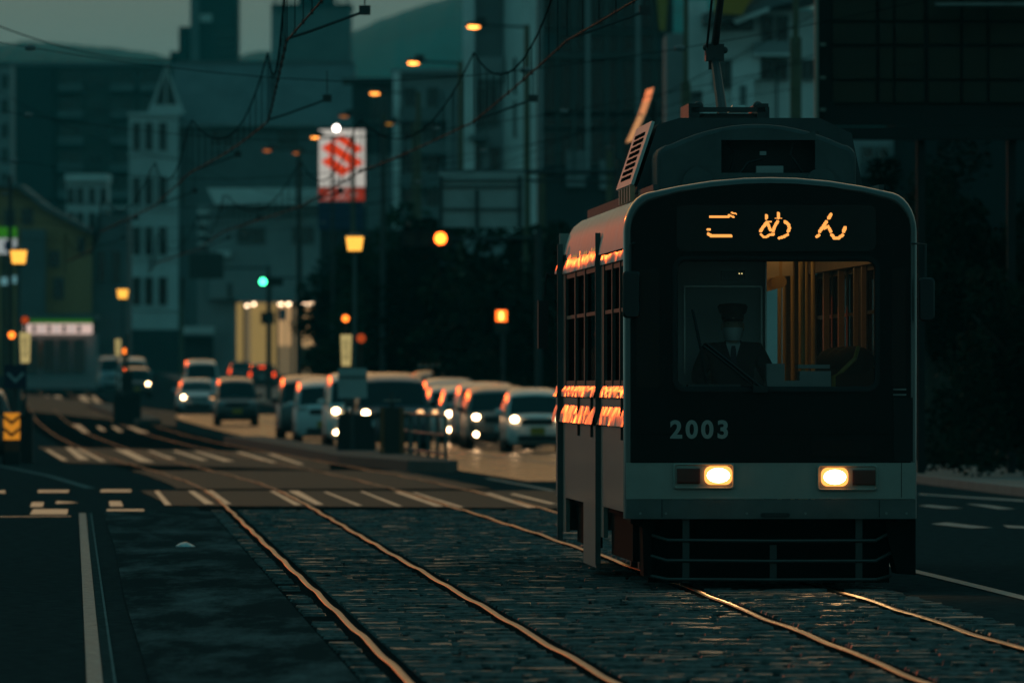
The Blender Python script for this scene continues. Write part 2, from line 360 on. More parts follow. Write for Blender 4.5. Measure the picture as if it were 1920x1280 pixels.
# crumpled white bag on the asphalt
g0 = G(345, 1026); bagp = [(.05 * math.cos(t * .9), 0, 0) for t in range(3)]
b = MB(); rings = []
for i, (yy, s_, hh) in enumerate(((-.1, .2, .004), (-.06, .75, .03), (0, 1.0, .045), (.05, .9, .05), (.1, .55, .03), (.14, .1, .004))):
    rings.append([((math.cos(2 * math.pi * k / 9) * .085 * s_ + (.03 if math.cos(2 * math.pi * k / 9) > .8 else 0)) + rr.uniform(-.008, .008), yy + rr.uniform(-.01, .01), max(0, math.sin(2 * math.pi * k / 9)) * hh) for k in range(9)])
b.loft(rings, True)
bg = b.build('plastic_bag', mat('thin_white_plastic', (.55, .6, .62), .4)); bg.location = g0 + Vector((0, 0, .004))
tag(bg, 'crumpled white plastic scrap lying on the dark asphalt left of the rails', 'litter')
# ---- hills
def hill(pts, d, depth, m, seed):
    r2 = random.Random(seed); b = MB(); rings = []
    us = [pts[0][0] + (pts[-1][0] - pts[0][0]) * i / 160 for i in range(161)]
    prof = [interp(pts, u) for u in us]
    rough = [0.0] * 161; v = 0
    for i in range(161): v = v * .6 + r2.uniform(-1, 1); rough[i] = v
    for k in range(9):
        t = k / 8; sh = math.sin(t * math.pi / 2) ** .8
        row = []
        for i, u in enumerate(us):
            z = (HZ - prof[i] + rough[i] * 1.4 * (1 if k > 5 else .6)) * d / F * sh + EYE - 2 * (1 - t)
            row.append((X(u, d), d - depth * (1 - t) + r2.uniform(-8, 8) * (1 - t), z))
        rings.append(row)
    rings.append([(p[0], p[1] + 60, -2) for p in rings[-1]])
    b.loft(rings, closed=False); o = b.build('hill', m, smooth=True); tag(o, kind='structure'); return o
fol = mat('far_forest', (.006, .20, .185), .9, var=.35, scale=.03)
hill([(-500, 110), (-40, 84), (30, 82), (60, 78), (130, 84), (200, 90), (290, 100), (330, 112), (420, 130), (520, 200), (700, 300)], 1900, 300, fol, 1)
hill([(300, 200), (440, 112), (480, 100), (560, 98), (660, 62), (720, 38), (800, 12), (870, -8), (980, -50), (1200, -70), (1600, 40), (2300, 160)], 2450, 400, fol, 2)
# ---- haze
hz = MB(); hz.bbox(-345, 345, -28, 2580, -1.2, 112)
hm = bpy.data.materials.new('haze'); hm.use_nodes = True; n = hm.node_tree; n.nodes.clear()
o_ = n.nodes.new('ShaderNodeOutputMaterial'); pvn = n.nodes.new('ShaderNodeVolumePrincipled')
pvn.inputs['Color'].default_value = (.03, .9, .97, 1); pvn.inputs['Density'].default_value = 0.00011; pvn.inputs['Anisotropy'].default_value = 0.0
n.links.new(pvn.outputs[0], o_.inputs['Volume'])
HAZE = tag(hz.build('haze', hm), kind='stuff')
# ================================================================== the tram
TY = 86.4; TYAW = R(1.83)
tram = thing('tram', 'cream and black city tram number 2003 coming head-on with headlights lit', 'tram', (1.965, TY, 0), TYAW)
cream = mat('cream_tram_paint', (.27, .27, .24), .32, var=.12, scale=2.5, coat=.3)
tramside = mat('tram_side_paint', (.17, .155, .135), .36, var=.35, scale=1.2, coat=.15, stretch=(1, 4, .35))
maskm = mat('black_front_panel', (.007, .008, .008), .35, spec=.2)
bumperm = mat('grey_bumper_paint', (.10, .105, .10), .5, var=.25, scale=3, spec=.3)
acm = mat('roof_unit_grey', (.08, .085, .085), .6, var=.2, scale=2, spec=.12)
under = mat('underframe_black', (.012, .012, .012), .9, spec=.02)
sideframe = mat('dark_window_frame', (.07, .068, .06), .55, spec=.25)
alu = mat('aluminium_frame', (.45, .44, .42), .35, metal=.8)
wpane = glass('tram_window_glass', (.92, .95, .95), refl=.25)
tram_dark = mat('tram_dark_glass', (.006, .008, .008), .08, spec=.12)
sidepane = glass('tinted_side_glass', (.25, .28, .28), refl=.12, ior=1.5)
HW = 1.115
def zz(v): return (1110 - v) / 247.0
def xx(u): return (u - 1445) / 247.0
def T(name, b, m, parent=tram, smooth=False): return b.build(name, m, parent, smooth)
LY = 13.5
def hw(y): return 1.075 if y < 5.5 else (1.11 if y < 12.9 else 1.15)
# roof section from the eaves over the crown
def roofprof(wd, z0=2.62):
    pts = [(wd, z0), (wd - .008, z0 + .06), (wd - .03, 2.80), (wd - .055, 2.88), (wd - .10, 2.955), (wd - .17, 3.01), (wd - .28, 3.05), (wd - .48, 3.085), (wd - .8, 3.12), (0, 3.14)]
    return [(-x, z) for x, z in pts] + [(x, z) for x, z in reversed(pts[:-1])]
b = MB()
ys = [.10, .6, 1.5, 3, 4.5, 5.5]
b.loft([[(x, y, z) for x, z in roofprof(1.095)] for y in (.10, 1, 2.5, 4, 5.5, 7, 9, 11, 12.9, 13.45)], closed=False)
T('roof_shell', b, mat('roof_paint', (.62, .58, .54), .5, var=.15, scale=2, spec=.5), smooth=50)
# side walls below the windows, with two sloping uneven ledges added to catch the sun as glints
rs = random.Random(21)
glintm = mat('gloss_glint_paint', (.09, .06, .045), .22, var=.25, scale=1.5, stretch=(1, 1, .3), spec=.38)
for sgn in (-1, 1):
    for y0, y1 in ((.10, 5.5), (5.5, 12.9), (12.9, 13.45)):
        wd = hw(y0 + .01); n_ = max(3, int((y1 - y0) / .16)); yl = [y0 + (y1 - y0) * i / n_ for i in range(n_ + 1)]
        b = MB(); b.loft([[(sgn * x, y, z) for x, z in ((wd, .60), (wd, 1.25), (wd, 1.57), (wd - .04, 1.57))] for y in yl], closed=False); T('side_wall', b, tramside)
        for nm_, zb_, zt_, pr in (('glint_belt', 1.255, 1.405, .040), ('glint_sill', 1.475, 1.568, .026)):
            b = MB(); rings = []
            for y in yl:
                k = rs.gauss(0, .007); k2 = rs.gauss(0, .006)
                rings.append([(sgn * (wd - .004), y, zb_ - .012), (sgn * (wd + pr + k2), y, zb_), (sgn * (wd + pr * .52 + k), y, (zb_ + zt_) / 2), (sgn * (wd - .002), y, zt_)])
            b.loft(rings, closed=False); T(nm_, b, glintm, smooth=35)
        # header over the windows, its lean and ripple shaped to catch the sun
        b = MB(); rings = []
        for y in yl:
            k = rs.gauss(0, .008); k2 = rs.gauss(0, .006)
            rings.append([(sgn * (wd - .04), y, 2.53), (sgn * (wd + .012), y, 2.535), (sgn * (wd + .010 + k2 * .6), y, 2.575), (sgn * (wd - .014 + k), y, 2.655), (sgn * (wd - .030 + k2), y, 2.70), (sgn * 1.05, y, 2.72)])
        b.loft(rings, closed=False); T('window_header', b, glintm, smooth=35)
    # skirts: hung sections between the bogie cut-outs
    for y0, y1, zb_ in ((5.5, 8.2, .10), (12.2, 13.45, .30), (4.9, 5.5, .35)):
        wd = hw(y0 + .1); b = MB(); b.bbox(sgn * (wd - .018) - .018, sgn * (wd - .018) + .018, y0, y1, zb_, .605)
        T('skirt_panel', b, tramside)
    # raised edge of the door pocket and of the rear end, seen end on
    for y0, wd0, wd1, zb_ in ((5.5, 1.075, 1.118, .12), (12.9, 1.11, 1.158, .22)):
        b = MB(); b.bbox(sgn * wd0 if sgn > 0 else -wd1, wd1 if sgn > 0 else -wd0, y0 - .03, y0 + .02, zb_, 2.80)
        T('door_pocket_edge', b, bumperm)
    # bogie covers behind the cut-outs
    for y0, y1 in ((.9, 4.9), (8.2, 12.2)):
        b = MB(); b.bbox(sgn * .98 - .03, sgn * .98 + .03, y0, y1, .22, .60); T('bogie_frame', b, under)
    # window posts and panes
    bays = ((.30, 1.72), (1.86, 3.2), (3.34, 4.85), (6.0, 7.9), (8.1, 10.0), (10.2, 12.3))
    prev = .10
    for y0, y1 in bays + ((13.0, 13.0),):
        a = prev; c = y0 if y0 < 13 else 13.45
        wd = min(hw(a + .05), hw(c - .05))
        b = MB(); b.bbox(sgn * (wd - .02) - .02, sgn * (wd - .02) + .02, a, c, 1.57, 2.53); T('window_post', b, sideframe if a > .2 else maskm)
        prev = y1
    for y0, y1 in bays:
        wd = hw(y0)
        fr = MB()
        for za, zc in ((1.57, 1.61), (2.49, 2.53), (2.14, 2.17)): fr.bbox(sgn * (wd - .022) - .012, sgn * (wd - .022) + .012, y0, y1, za, zc)
        f = T('window', fr, sideframe)
        pb = MB(); pb.bbox(sgn * (wd - .03) - .003, sgn * (wd - .03) + .003, y0, y1, 1.61, 2.49); pb.build('pane', sidepane, f)
b = MB()       # door handles and grab rails on the near side
for y_ in (1.1, 6.2, 9.0):
    b.bbox(-hw(y_) - .02, -hw(y_) - .002, y_, y_ + .12, 1.15, 1.47)
T('door_handle', b, darksteel)
# floor, ceiling, rear wall
b = MB(); b.bbox(-1.04, 1.04, .12, 13.4, .56, .62); T('floor_pan', b, under)
b = MB(); b.bbox(-1.0, 1.0, .3, 13.4, 2.72, 2.75); T('ceiling_panel', b, mat('ceiling_white', (.5, .5, .46), .6))
b = MB()
for a in ((-1.12, 1.12, .30, 1.5), (-1.12, -.85, 1.5, 2.5), (.85, 1.12, 1.5, 2.5), (-1.12, 1.12, 2.5, 2.9)): b.bbox(a[0], a[1], 13.40, 13.46, a[2], a[3])
T('rear_wall', b, cream)
b = MB(); b.bbox(-.85, .85, 13.42, 13.43, 1.5, 2.5); T('rear_window', b, wpane)
# ---- front: outline ring, panels round the windscreen
def frontline(e=0.0):
    pts = [(-HW + e, .56), (-HW + e, 2.74)]
    for k in range(1, 8):
        t = math.pi / 2 * k / 8; pts.append((-HW + e + (.22) * (1 - math.cos(t)), 2.74 + (.30 - e) * math.sin(t)))
    pts += [(-.70, 3.085 - e), (-.45, 3.125 - e), (-.2, 3.147 - e), (0, 3.152 - e)]
    return pts + [(-x, z) for x, z in reversed(pts[:-1])]
prof = [(0.0, .16), (.0, .10), (.008, .055), (.03, .022), (.062, .004), (.10, .0)]     # inset, depth: a rounded rim
b = MB(); rings = []
for ins, y in ((.056, .012), (.046, .0), (.032, .003), (.016, .016), (.005, .045), (0, .10), (0, .16)):
    rings.append([(x, y, z) for x, z in frontline(ins)])
b.loft(rings, closed=False); T('front_rim', b, mat('front_rim_paint', (.08, .082, .078), .28, coat=.6), smooth=60)
fl = frontline(.053)
def cap(z0, z1, xl=None):       # outline piece of the front between two heights
    L = [p for p in fl if z0 < p[1] < z1]
    lx = [(fl[0][0], z0)] if z0 < fl[-1][1] else []
    return L
b = MB()
XW0, XW1, ZW0, ZW1 = xx(1268), xx(1643), zz(727), zz(487)
b.bbox(-1.064, 1.064, .006, .05, .985, ZW0); T('front_panel', b, maskm)
for a_, c_ in ((-1.064, XW0), (XW1, 1.064)):
    b = MB(); b.bbox(a_, c_, .006, .05, ZW0, ZW1); T('windscreen_pillar', b, maskm)
top = [(-1.064, ZW1)] + [p for p in fl if p[1] > ZW1] + [(1.064, ZW1)]
b = MB(); b.prism(top, .006, .05); T('sign_panel', b, maskm)
b = MB(); b.bbox(-1.10, 1.10, -.004, .07, zz(935), .985); T('front_band', b, cream)
b = MB(); b.bbox(-1.10, 1.10, -.018, .07, zz(972), zz(936)); T('bumper', b, bumperm)
b = MB()
for k in range(13):
    t = math.pi * 2 * k / 12
b.box((xx(1453), -.02, zz(965)), (.19, .012, .034)); b.cyl((xx(1453) - .095, -.026, zz(965)), (xx(1453) - .095, -.012, zz(965)), .017); b.cyl((xx(1453) + .095, -.026, zz(965)), (xx(1453) + .095, -.012, zz(965)), .017)
T('bumper_slot', b, black)
# seams and fixings of the front panels
for z0, z1, x0, x1, y_ in ((.984, .989, -1.06, 1.06, -.006), (1.20, 1.203, -1.06, xx(1674), .004), (.72, .984, xx(1690), xx(1691), -.006), (.57, .705, xx(1648), xx(1649), -.020), (.57, .705, xx(1240), xx(1241), -.020)):
    b = MB(); b.bbox(x0, x1, y_, y_ + .02, z0, z1); T('panel_seam', b, mat('seam_dark', (.006, .006, .006), .8, spec=0.0))
for u in (1200, 1248, 1400, 1510, 1662, 1700):
    b = MB(); b.cyl((xx(u), -.024, .60), (xx(u), -.016, .60), .010, n=8); T('bolt_head', b, steel)
# rounded corner windows of the cab
for x0, x1 in ((xx(1192), xx(1236)), (xx(1672), xx(1712))):
    b = MB(); b.bbox(max(x0, -1.03), min(x1, 1.03), .0, .004, zz(726), zz(505)); T('quarter_window', b, tram_dark)
b = MB(); b.bbox(xx(1675), 1.03, -.012, .004, zz(731), zz(728)); b.bbox(xx(1675), 1.03, -.012, .004, zz(741), zz(738)); T('grab_rail', b, steel)
# rounded inner frame of the windscreen and the pane
def rrect(x0, x1, z0, z1, r, n=6):
    o = []
    for cx, cz, a0 in ((x1 - r, z1 - r, 0), (x0 + r, z1 - r, 90), (x0 + r, z0 + r, 180), (x1 - r, z0 + r, 270)):
        for k in range(n + 1):
            t = R(a0 + 90 * k / n); o.append((cx + r * math.cos(t), cz + r * math.sin(t)))
    return o
b = MB(); b.loft([[(x, y, z) for x, z in rrect(XW0 - e, XW1 + e, ZW0 - e, ZW1 + e, .07 + e)] for e, y in ((.03, .007), (.03, -.010), (0, -.012), (-.012, .0), (-.012, .05))]); T('windscreen_rubber', b, rubber, smooth=50)
b = MB(); b.poly([(XW0, .022, ZW0), (XW1, .022, ZW0), (XW1, .022, ZW1), (XW0, .022, ZW1)]); T('windscreen', b, wpane)
# destination display
b = MB(); b.loft([[(x, y, z) for x, z in rrect(xx(1268), xx(1643), zz(471), zz(384), .06)] for y in (.01, -.004)], True); disp = T('destination_display', b, mat('display_glass', (.010, .014, .014), .12, spec=.18))
led = emit('amber_led', (1, .37, .08), 1.25)
S = 6.0
strokes = [
 # ご
 ([(188, 158), (395, 158)], 11), ([(395, 135), (455, 162)], 9), ([(425, 112), (480, 124)], 8), ([(158, 300), (186, 300)], 10), ([(165, 350), (200, 372), (420, 375)], 15),
 # め
 ([(820, 140), (820, 176)], 14), ([(955, 115), (955, 168)], 14), ([(922, 174), (994, 174)], 5), ([(822, 212), (872, 212)], 7), ([(830, 218), (790, 262), (755, 316)], 16), ([(828, 222), (868, 306), (900, 312)], 15),
 ([(946, 210), (918, 258), (896, 312)], 15), ([(760, 355), (785, 380), (822, 384), (860, 356), (905, 354)], 12), ([(1030, 212), (1072, 246), (1080, 285), (1068, 318)], 16), ([(1060, 356), (1020, 380), (965, 396)], 14),
 # ん
 ([(1548, 132), (1522, 172)], 17), ([(1495, 214), (1465, 262), (1420, 322)], 17), ([(1478, 284), (1515, 266), (1545, 322)], 15), ([(1415, 362), (1385, 380)], 14), ([(1556, 362), (1590, 398), (1630, 398), (1680, 362)], 16), ([(1706, 280), (1690, 322)], 18)]
def segd(p, a, c):
    ax, ay = a; cx, cy = c; L = (cx - ax) ** 2 + (cy - ay) ** 2
    t = max(0, min(1, ((p[0] - ax) * (cx - ax) + (p[1] - ay) * (cy - ay)) / L)) if L else 0
    return math.hypot(p[0] - ax - t * (cx - ax), p[1] - ay - t * (cy - ay))
PX = 8.4
for (i0, i1) in ((130, 520), (700, 1120), (1350, 1740)):
    b = MB(); py = 90
    while py < 430:
        px = i0
        while px < i1:
            if any(min(segd((px, py), st[k], st[k + 1]) for k in range(len(st) - 1)) <= wd * 1.12 for st, wd in strokes):
                cx, cz = xx(1300 + px / S), zz(380 + py / S); h = .0030
                b.add([(cx - h, -.006, cz - h), (cx + h, -.006, cz - h), (cx + h, -.006, cz + h), (cx - h, -.006, cz + h)], [(0, 1, 2, 3)])
            px += PX
        py += PX
    b.build('led_character', led, disp)
# fleet number
tc = bpy.data.curves.new('fleet_number', 'FONT'); tc.body = '2003'; tc.size = .185; tc.extrude = .001; tc.offset = .006; tc.space_character = 1.28
tc.align_x = 'LEFT'; tc.materials.append(mat('number_grey', (.30, .32, .30), .5))
to = bpy.data.objects.new('fleet_number', tc); col.objects.link(to)
dg_ = bpy.context.evaluated_depsgraph_get(); me_ = bpy.data.meshes.new_from_object(to.evaluated_get(dg_)); bpy.data.objects.remove(to); to = link('fleet_number', me_, tram); to.rotation_euler = (R(90), 0, 0); to.location = (xx(1256), .003, zz(820))
# lamps
for i, (hx0, hx1, lx0, lx1, tx0, tx1, v0, v1) in enumerate(((1262, 1376, 1320, 1372, 1268, 1312, 868, 916), (1532, 1645, 1539, 1590, 1598, 1641, 871, 919))):
    b = MB(); b.loft([[(x, y, z) for x, z in rrect(xx(hx0) + e, xx(hx1) - e, zz(v1) + e, zz(v0) - e, .02)] for e, y in ((0, -.005), (0, -.03), (.008, -.038), (.016, -.030), (.016, -.026))], True)
    hs = T('lamp_housing', b, mat('lamp_housing_cream', (.34, .33, .29), .5, var=.2), smooth=40)
    b = MB(); b.loft([[(x, y, z) for x, z in rrect(xx(lx0) + e, xx(lx1) - e, zz(v1 - 8) + e, zz(v0 + 5) - e, .05 - e)] for e, y in ((0, -.030), (.004, -.052), (.02, -.062))], True)
    hl_ = T('headlight', b, emit('tram_headlight_rim', (1, .34, .07), 2.0), smooth=60)
    b = MB(); b.ball(((xx(lx0) + xx(lx1)) / 2, -.062, (zz(v1 - 8) + zz(v0 + 5)) / 2), ((xx(lx1) - xx(lx0)) * .42, .012, (zz(v0 + 5) - zz(v1 - 8)) * .40), 16, 8); b.build('lamp_bulb', emit('tram_headlight', (1, .68, .42), 9), hl_, smooth=True)
    b = MB(); b.loft([[(x, y, z) for x, z in rrect(xx(tx0) + e, xx(tx1) - e, zz(v1 - 10) + e, zz(v0 + 9) - e, .006)] for e, y in ((0, -.030), (.002, -.044), (.01, -.046))], True)
    T('tail_lamp', b, mat('dark_red_lens', (.10, .012, .006), .15))
    sp = bpy.data.lights.new('headlight_beam', 'SPOT'); so = bpy.data.objects.new('headlight_beam', sp); col.objects.link(so); so.parent = tram
    sp.energy = 70; sp.color = (1, .55, .22); sp.spot_size = R(100); sp.spot_blend = 1; sp.shadow_soft_size = .08
    so.location = ((xx(lx0) + xx(lx1)) / 2, -.12, zz(892)); so.rotation_euler = (R(90 - 6), 0, R(180))
# lower glazed hatch above the right headlight
b = MB(); b.bbox(xx(1520), xx(1634), -.002, .005, zz(856), zz(824)); T('inspection_hatch', b, tram_dark)
b = MB(); b.bbox(xx(1676), xx(1712), -.001, .0055, .985 + .01, zz(745)); T('corner_flap', b, mat('flap_grey', (.016, .018, .018), .5, spec=.2))
# wiper
b = MB(); b.tube([(xx(1430), -.03, zz(728)), (xx(1372), -.06, zz(682)), (xx(1325), -.05, zz(645))], .011); b.tube([(xx(1418), -.03, zz(728)), (xx(1365), -.06, zz(684)), (xx(1318), -.05, zz(648))], .009)
b.box((xx(1425), -.02, zz(729)), (.11, .05, .05)); wp = T('wiper_arm', b, black)
b = MB(); b.tube([(xx(1298), -.03, zz(580)), (xx(1312), -.045, zz(648)), (xx(1325), -.03, zz(716))], .012); b.build('wiper_blade', rubber, wp)
# mirrors
for x0, x1, v0, v1, bx, y_ in ((1166, 1199, 508, 596, 1180, -.10), (1722, 1752, 520, 602, 1735, -.05)):
    b = MB(); b.loft([[(x, y, z) for x, z in rrect(xx(x0) + e, xx(x1) - e, zz(v1) + e, zz(v0) - e, .03)] for e, y in ((.012, y_ - .035), (0, y_ - .02), (0, y_ + .02), (.012, y_ + .03))], True)
    mr = T('mirror', b, black, smooth=40)
    b = MB(); b.tube([(xx(bx), y_, zz(v0) - .02), (xx(bx), y_, zz(458)), (xx(1700 if bx > 1400 else 1190), .03, zz(455))], .010); b.build('mirror_bracket', darksteel, mr)
b = MB(); b.tube([(-1.15, 13.3, 2.53), (-1.24, 13.25, 2.55), (-1.26, 13.25, 2.35)], .012); b.box((-1.27, 13.25, 2.1), (.09, .14, .42)); T('mirror', b, black)
# front guard: three bent rails on uprights
for v, e0, e1 in ((1012, 1216, 1672), (1050, 1214, 1672), (1085, 1214, 1672)):
    b = MB(); z = zz(v); up = .035 if v < 1080 else 0.0
    b.tube([(xx(e0), .16, z + .03 + up * .4), (xx(e0 + 36), .02, z), (xx(1445), .0, z - .006), (xx(e1 - 30), .02, z - .004), (xx(e1), .18, z + .02 + up)], .013, 8); T('guard_rail', b, mat('guard_tube', (.06, .065, .062), .45, metal=.3))
for u in (1286, 1450, 1611):
    b = MB(); b.bbox(xx(u) - .026, xx(u) + .026, .02, .05, .075, .56 if u != 1450 else .36); T('guard_upright', b, mat('guard_plate', (.04, .042, .04), .6))
b = MB(); b.bbox(-.92, .92, .30, .36, .07, .56); T('underframe_shield', b, under)
for sgn in (-1, 1):
    b = MB(); b.prism([(sgn * 1.11, .58), (sgn * .88, .58), (sgn * .90, .40), (sgn * .97, .14), (sgn * 1.11, .13)], .12, .75) if sgn > 0 else b.prism([(-.90, .58), (-1.06, .58), (-1.06, .52), (-.97, .50), (-.96, .12), (-.90, .12)], .12, .75)
    T('corner_skirt', b, under)
for y_ in (1.9, 3.5, 9.4, 11.0):
    for sgn in (-1, 1):
        b = MB(); b.cyl((sgn * .50, y_, .33), (sgn * .60, y_, .33), .31, n=20); T('wheel', b, darksteel, smooth=40)
    b = MB(); b.cyl((-.5, y_, .33), (.5, y_, .33), .06); T('axle', b, darksteel)
# ---- roof equipment
for sgn in (-1, 1):      # drip rail along the roof edge
    b = MB(); b.bbox(sgn * .86 - .02, sgn * .86 + .02, .3, 13.3, 3.0, 3.10); T('roof_rail', b, acm)
def arch(w, z0, ze, zc, n=14, r=.10):
    pts = [(-w, z0), (-w, ze - r)]
    for k in range(1, 4): t = math.pi / 2 * k / 4; pts.append((-w + r * (1 - math.cos(t)), ze - r + r * math.sin(t)))
    for k in range(n + 1):
        x = -w + r + (2 * w - 2 * r) * k / n; s_ = x / (w - r); pts.append((x, ze + (zc - ze) * (1 - s_ * s_)))
    pts += [(-a, z) for a, z in reversed(pts[1:5])] + [(w, z0)]
    return pts
b = MB(); A0 = arch(.775, 3.05, 3.44, 3.60); Y0, Y1 = 2.0, 5.2
b.loft([[(x, y, z) for x, z in arch(.775 - e, 3.05, 3.44 - e, 3.60 - e)] for e, y in ((.03, Y0), (.008, Y0 + .02), (0, Y0 + .06), (0, Y1))])
hx0, hx1, hz0, hz1 = -.275, .455, 3.22, 3.475
inner = arch(.745, 3.05, 3.41, 3.57)
b.prism([p for p in inner if p[0] <= hx0] + [(hx0, 3.55), (hx0, 3.05)], Y0, Y0 + .03)
b.prism([(hx1, 3.05), (hx1, 3.55)] + [p for p in inner if p[0] >= hx1], Y0, Y0 + .03)
b.prism([(hx0, hz1), (hx0, 3.55)] + [p for p in inner if hx0 < p[0] < hx1 and p[1] > 3.2] + [(hx1, 3.55), (hx1, hz1)], Y0, Y0 + .03)
b.bbox(hx0, hx1, Y0, Y0 + .03, 3.05, hz0)
ac = T('roof_air_conditioner', b, acm, smooth=40)
b = MB(); b.bbox(hx0 - .05, hx1 + .05, Y0 + .30, Y0 + .32, 3.1, 3.55); b.build('recess_back', mat('recess_dark', (.03, .032, .033), .6), ac)
b = MB(); b.bbox(.0, .21, Y0 + .05, Y0 + .2, 3.22, 3.275); b.bbox(.03, .08, Y0 + .1, Y0 + .14, 3.36, 3.39); b.build('junction_box', mat('pale_box', (.28, .29, .28), .5), ac)
for k, pts in enumerate((((-.12, 3.22), (-.06, 3.30), (.05, 3.33)), ((.30, 3.46), (.27, 3.36), (.36, 3.22)), ((-.24, 3.46), (-.16, 3.38), (-.2, 3.24)))):
    b = MB(); b.tube([(x, Y0 + .1, z) for x, z in pts], .014); b.build('hose', black, ac)
for x in (-.46, .50):
    b = MB(); b.cyl((x, Y0 - .03, 3.14), (x, Y0 + .05, 3.14), .12, n=14); T('roof_vent_cap', b, acm, smooth=40)
# taller box behind, with its leaning louvred side panel
b = MB(); bp = [(-.90, 3.08), (-.72, 3.62), (-.55, 3.67), (.55, 3.67), (.80, 3.55), (.90, 3.08)]
b.prism(bp, 3.0, 5.95); T('roof_equipment_box', b, acm); b = MB(); b.bbox(-.42, .42, 5.95, 9.0, 3.1, 3.668); T('collector_pedestal', b, acm)
b = MB(); lp = MB()
for k in range(2):
    pass
def lpz(t, y, off): return (-.90 + .18 * t - off * .949, y, 3.08 + .54 * t + off * .316)
b.add([lpz(.10, 3.05, .03), lpz(.10, 5.9, .03), lpz(1.02, 5.9, .03), lpz(1.02, 3.05, .03), lpz(.10, 3.05, .055), lpz(.10, 5.9, .055), lpz(1.02, 5.9, .055), lpz(1.02, 3.05, .055)], [(0, 1, 2, 3), (7, 6, 5, 4), (0, 4, 5, 1), (1, 5, 6, 2), (2, 6, 7, 3), (3, 7, 4, 0)])
lv = T('louvred_panel', b, mat('panel_beige', (.72, .70, .64), .5, spec=.4))
for r_ in range(8):
    for c_ in range(2):
        t0 = .20 + r_ * .09; y0 = 3.55 + c_ * .95 + (r_ % 2) * .06; b = MB()
        b.add([lpz(t0, y0, .056), lpz(t0, y0 + .8, .056), lpz(t0 + .05, y0 + .8, .056), lpz(t0 + .05, y0, .056), lpz(t0, y0, .062), lpz(t0, y0 + .8, .062), lpz(t0 + .05, y0 + .8, .062), lpz(t0 + .05, y0, .062)], [(0, 1, 2, 3), (7, 6, 5, 4), (0, 4, 5, 1), (1, 5, 6, 2), (2, 6, 7, 3), (3, 7, 4, 0)])
        b.build('vent_slot', mat('slot_black', (.01, .01, .01), .9, spec=0.0), lv)
for k in range(5):
    b = MB(); b.bbox(-.94, -.90, 3.1 + k * .5, 3.2 + k * .5, 3.02, 3.14); T('panel_bracket', b, mat('bare_copper_bracket', (.5, .3, .2), .3, metal=.8))
# single arm current collector
PY = 6.6; pxo = -.01; b = MB(); zt = 3.67
for s_ in (-1, 1):
    b.bbox(pxo + s_ * .28 - .045, pxo + s_ * .28 + .045, PY - .5, PY + .9, zt + .04, zt + .19)
    b.cyl((pxo + s_ * .32, PY - .6, zt), (pxo + s_ * .32, PY - .6, zt + .16), .008)
    b.ball((pxo + s_ * .24, PY - .45, zt + .17), .04)
for s_ in (-.25, .25):
    for yy in (PY - .4, PY + .7): b.cyl((pxo + s_, yy, zt), (pxo + s_, yy, zt + .06), .035, n=8)
b.bbox(pxo - .3, pxo + .3, PY - .42, PY - .36, zt + .07, zt + .11); b.bbox(pxo - .3, pxo + .3, PY - .5, PY - .46, zt + .12, zt + .16); b.bbox(pxo - .3, pxo + .3, PY + .6, PY + .66, zt + .07, zt + .11)
pn = T('pantograph', b, darksteel)
b = MB(); b.tube([(pxo - .02, PY, zt + .08), (pxo - .05, PY + .8, zt + .62)], [.045, .036], 8); b.build('lower_arm', darksteel, pn)
b = MB(); b.box((pxo - .05, PY + .8, zt + .64), (.15, .2, .14)); b.ball((pxo - .12, PY + .75, zt + .68), .03); b.ball((pxo + .03, PY + .75, zt + .66), .03); b.cyl((pxo - .08, PY + .8, zt + .50), (pxo - .08, PY + .8, zt + .6), .02); b.build('knuckle', darksteel, pn)
b = MB(); b.tube([(pxo - .05, PY + .8, zt + .66), (pxo, PY - .3, 5.15)], [.034, .024], 8); b.tube([(pxo - .12, PY + .78, zt + .62), (pxo - .08, PY - .2, 5.10)], .010, 6); b.build('upper_arm', darksteel, pn)
b = MB(); b.tube([(pxo - .75, PY - .3, 5.05), (pxo - .5, PY - .3, 5.17), (pxo + .5, PY - .3, 5.17), (pxo + .75, PY - .3, 5.05)], .02, 6); b.tube([(pxo - .75, PY - .05, 5.05), (pxo - .5, PY - .05, 5.17), (pxo + .5, PY - .05, 5.17), (pxo + .75, PY - .05, 5.05)], .02, 6); b.build('collector_head', darksteel, pn)
b = MB(); b.box((pxo + .13, PY + .5, zt + .17), (.16, .3, .06), taper=.6); T('roof_insulator_cover', b, mat('pale_cover', (.6, .58, .55), .35))
# ---- cab and saloon
cabm = mat('cab_grey', (.09, .1, .1), .6); plate = mat('partition_teal_grey', (.56, .62, .62), .6)
b = MB(); b.bbox(xx(1278), xx(1452), 1.50, 1.54, .62, 2.35); b.bbox(xx(1278), xx(1452), 1.50, 1.54, 2.35, 2.72); T('cab_partition', b, plate)
b = MB()
for a in ((1299, 1302, 532, 700), (1446, 1449, 532, 700)): b.bbox(xx(a[0]), xx(a[1]), 1.47, 1.50, zz(a[3]), zz(a[2]))
b.bbox(xx(1299), xx(1449), 1.47, 1.50, zz(535), zz(532)); b.bbox(xx(1452), xx(1455), 1.3, 1.55, 1.2, 2.55); T('partition_frame', b, alu)
b = MB(); b.bbox(-.78, .80, .06, .55, 1.0, 1.50); b.box((-.42, .3, 1.52), (.4, .3, .12)); T('driving_desk', b, cabm)
b = MB(); b.bbox(xx(1355), xx(1400), .25, .35, zz(524), zz(506)); mt = T('cab_monitor', b, black)
b = MB(); b.bbox(xx(1388), xx(1390), .244, .249, zz(513), zz(511)); b.bbox(xx(1393), xx(1395), .244, .249, zz(513), zz(511)); b.build('indicator_light', emit('tiny_lamp', (1, .75, .3), 1.2), mt)
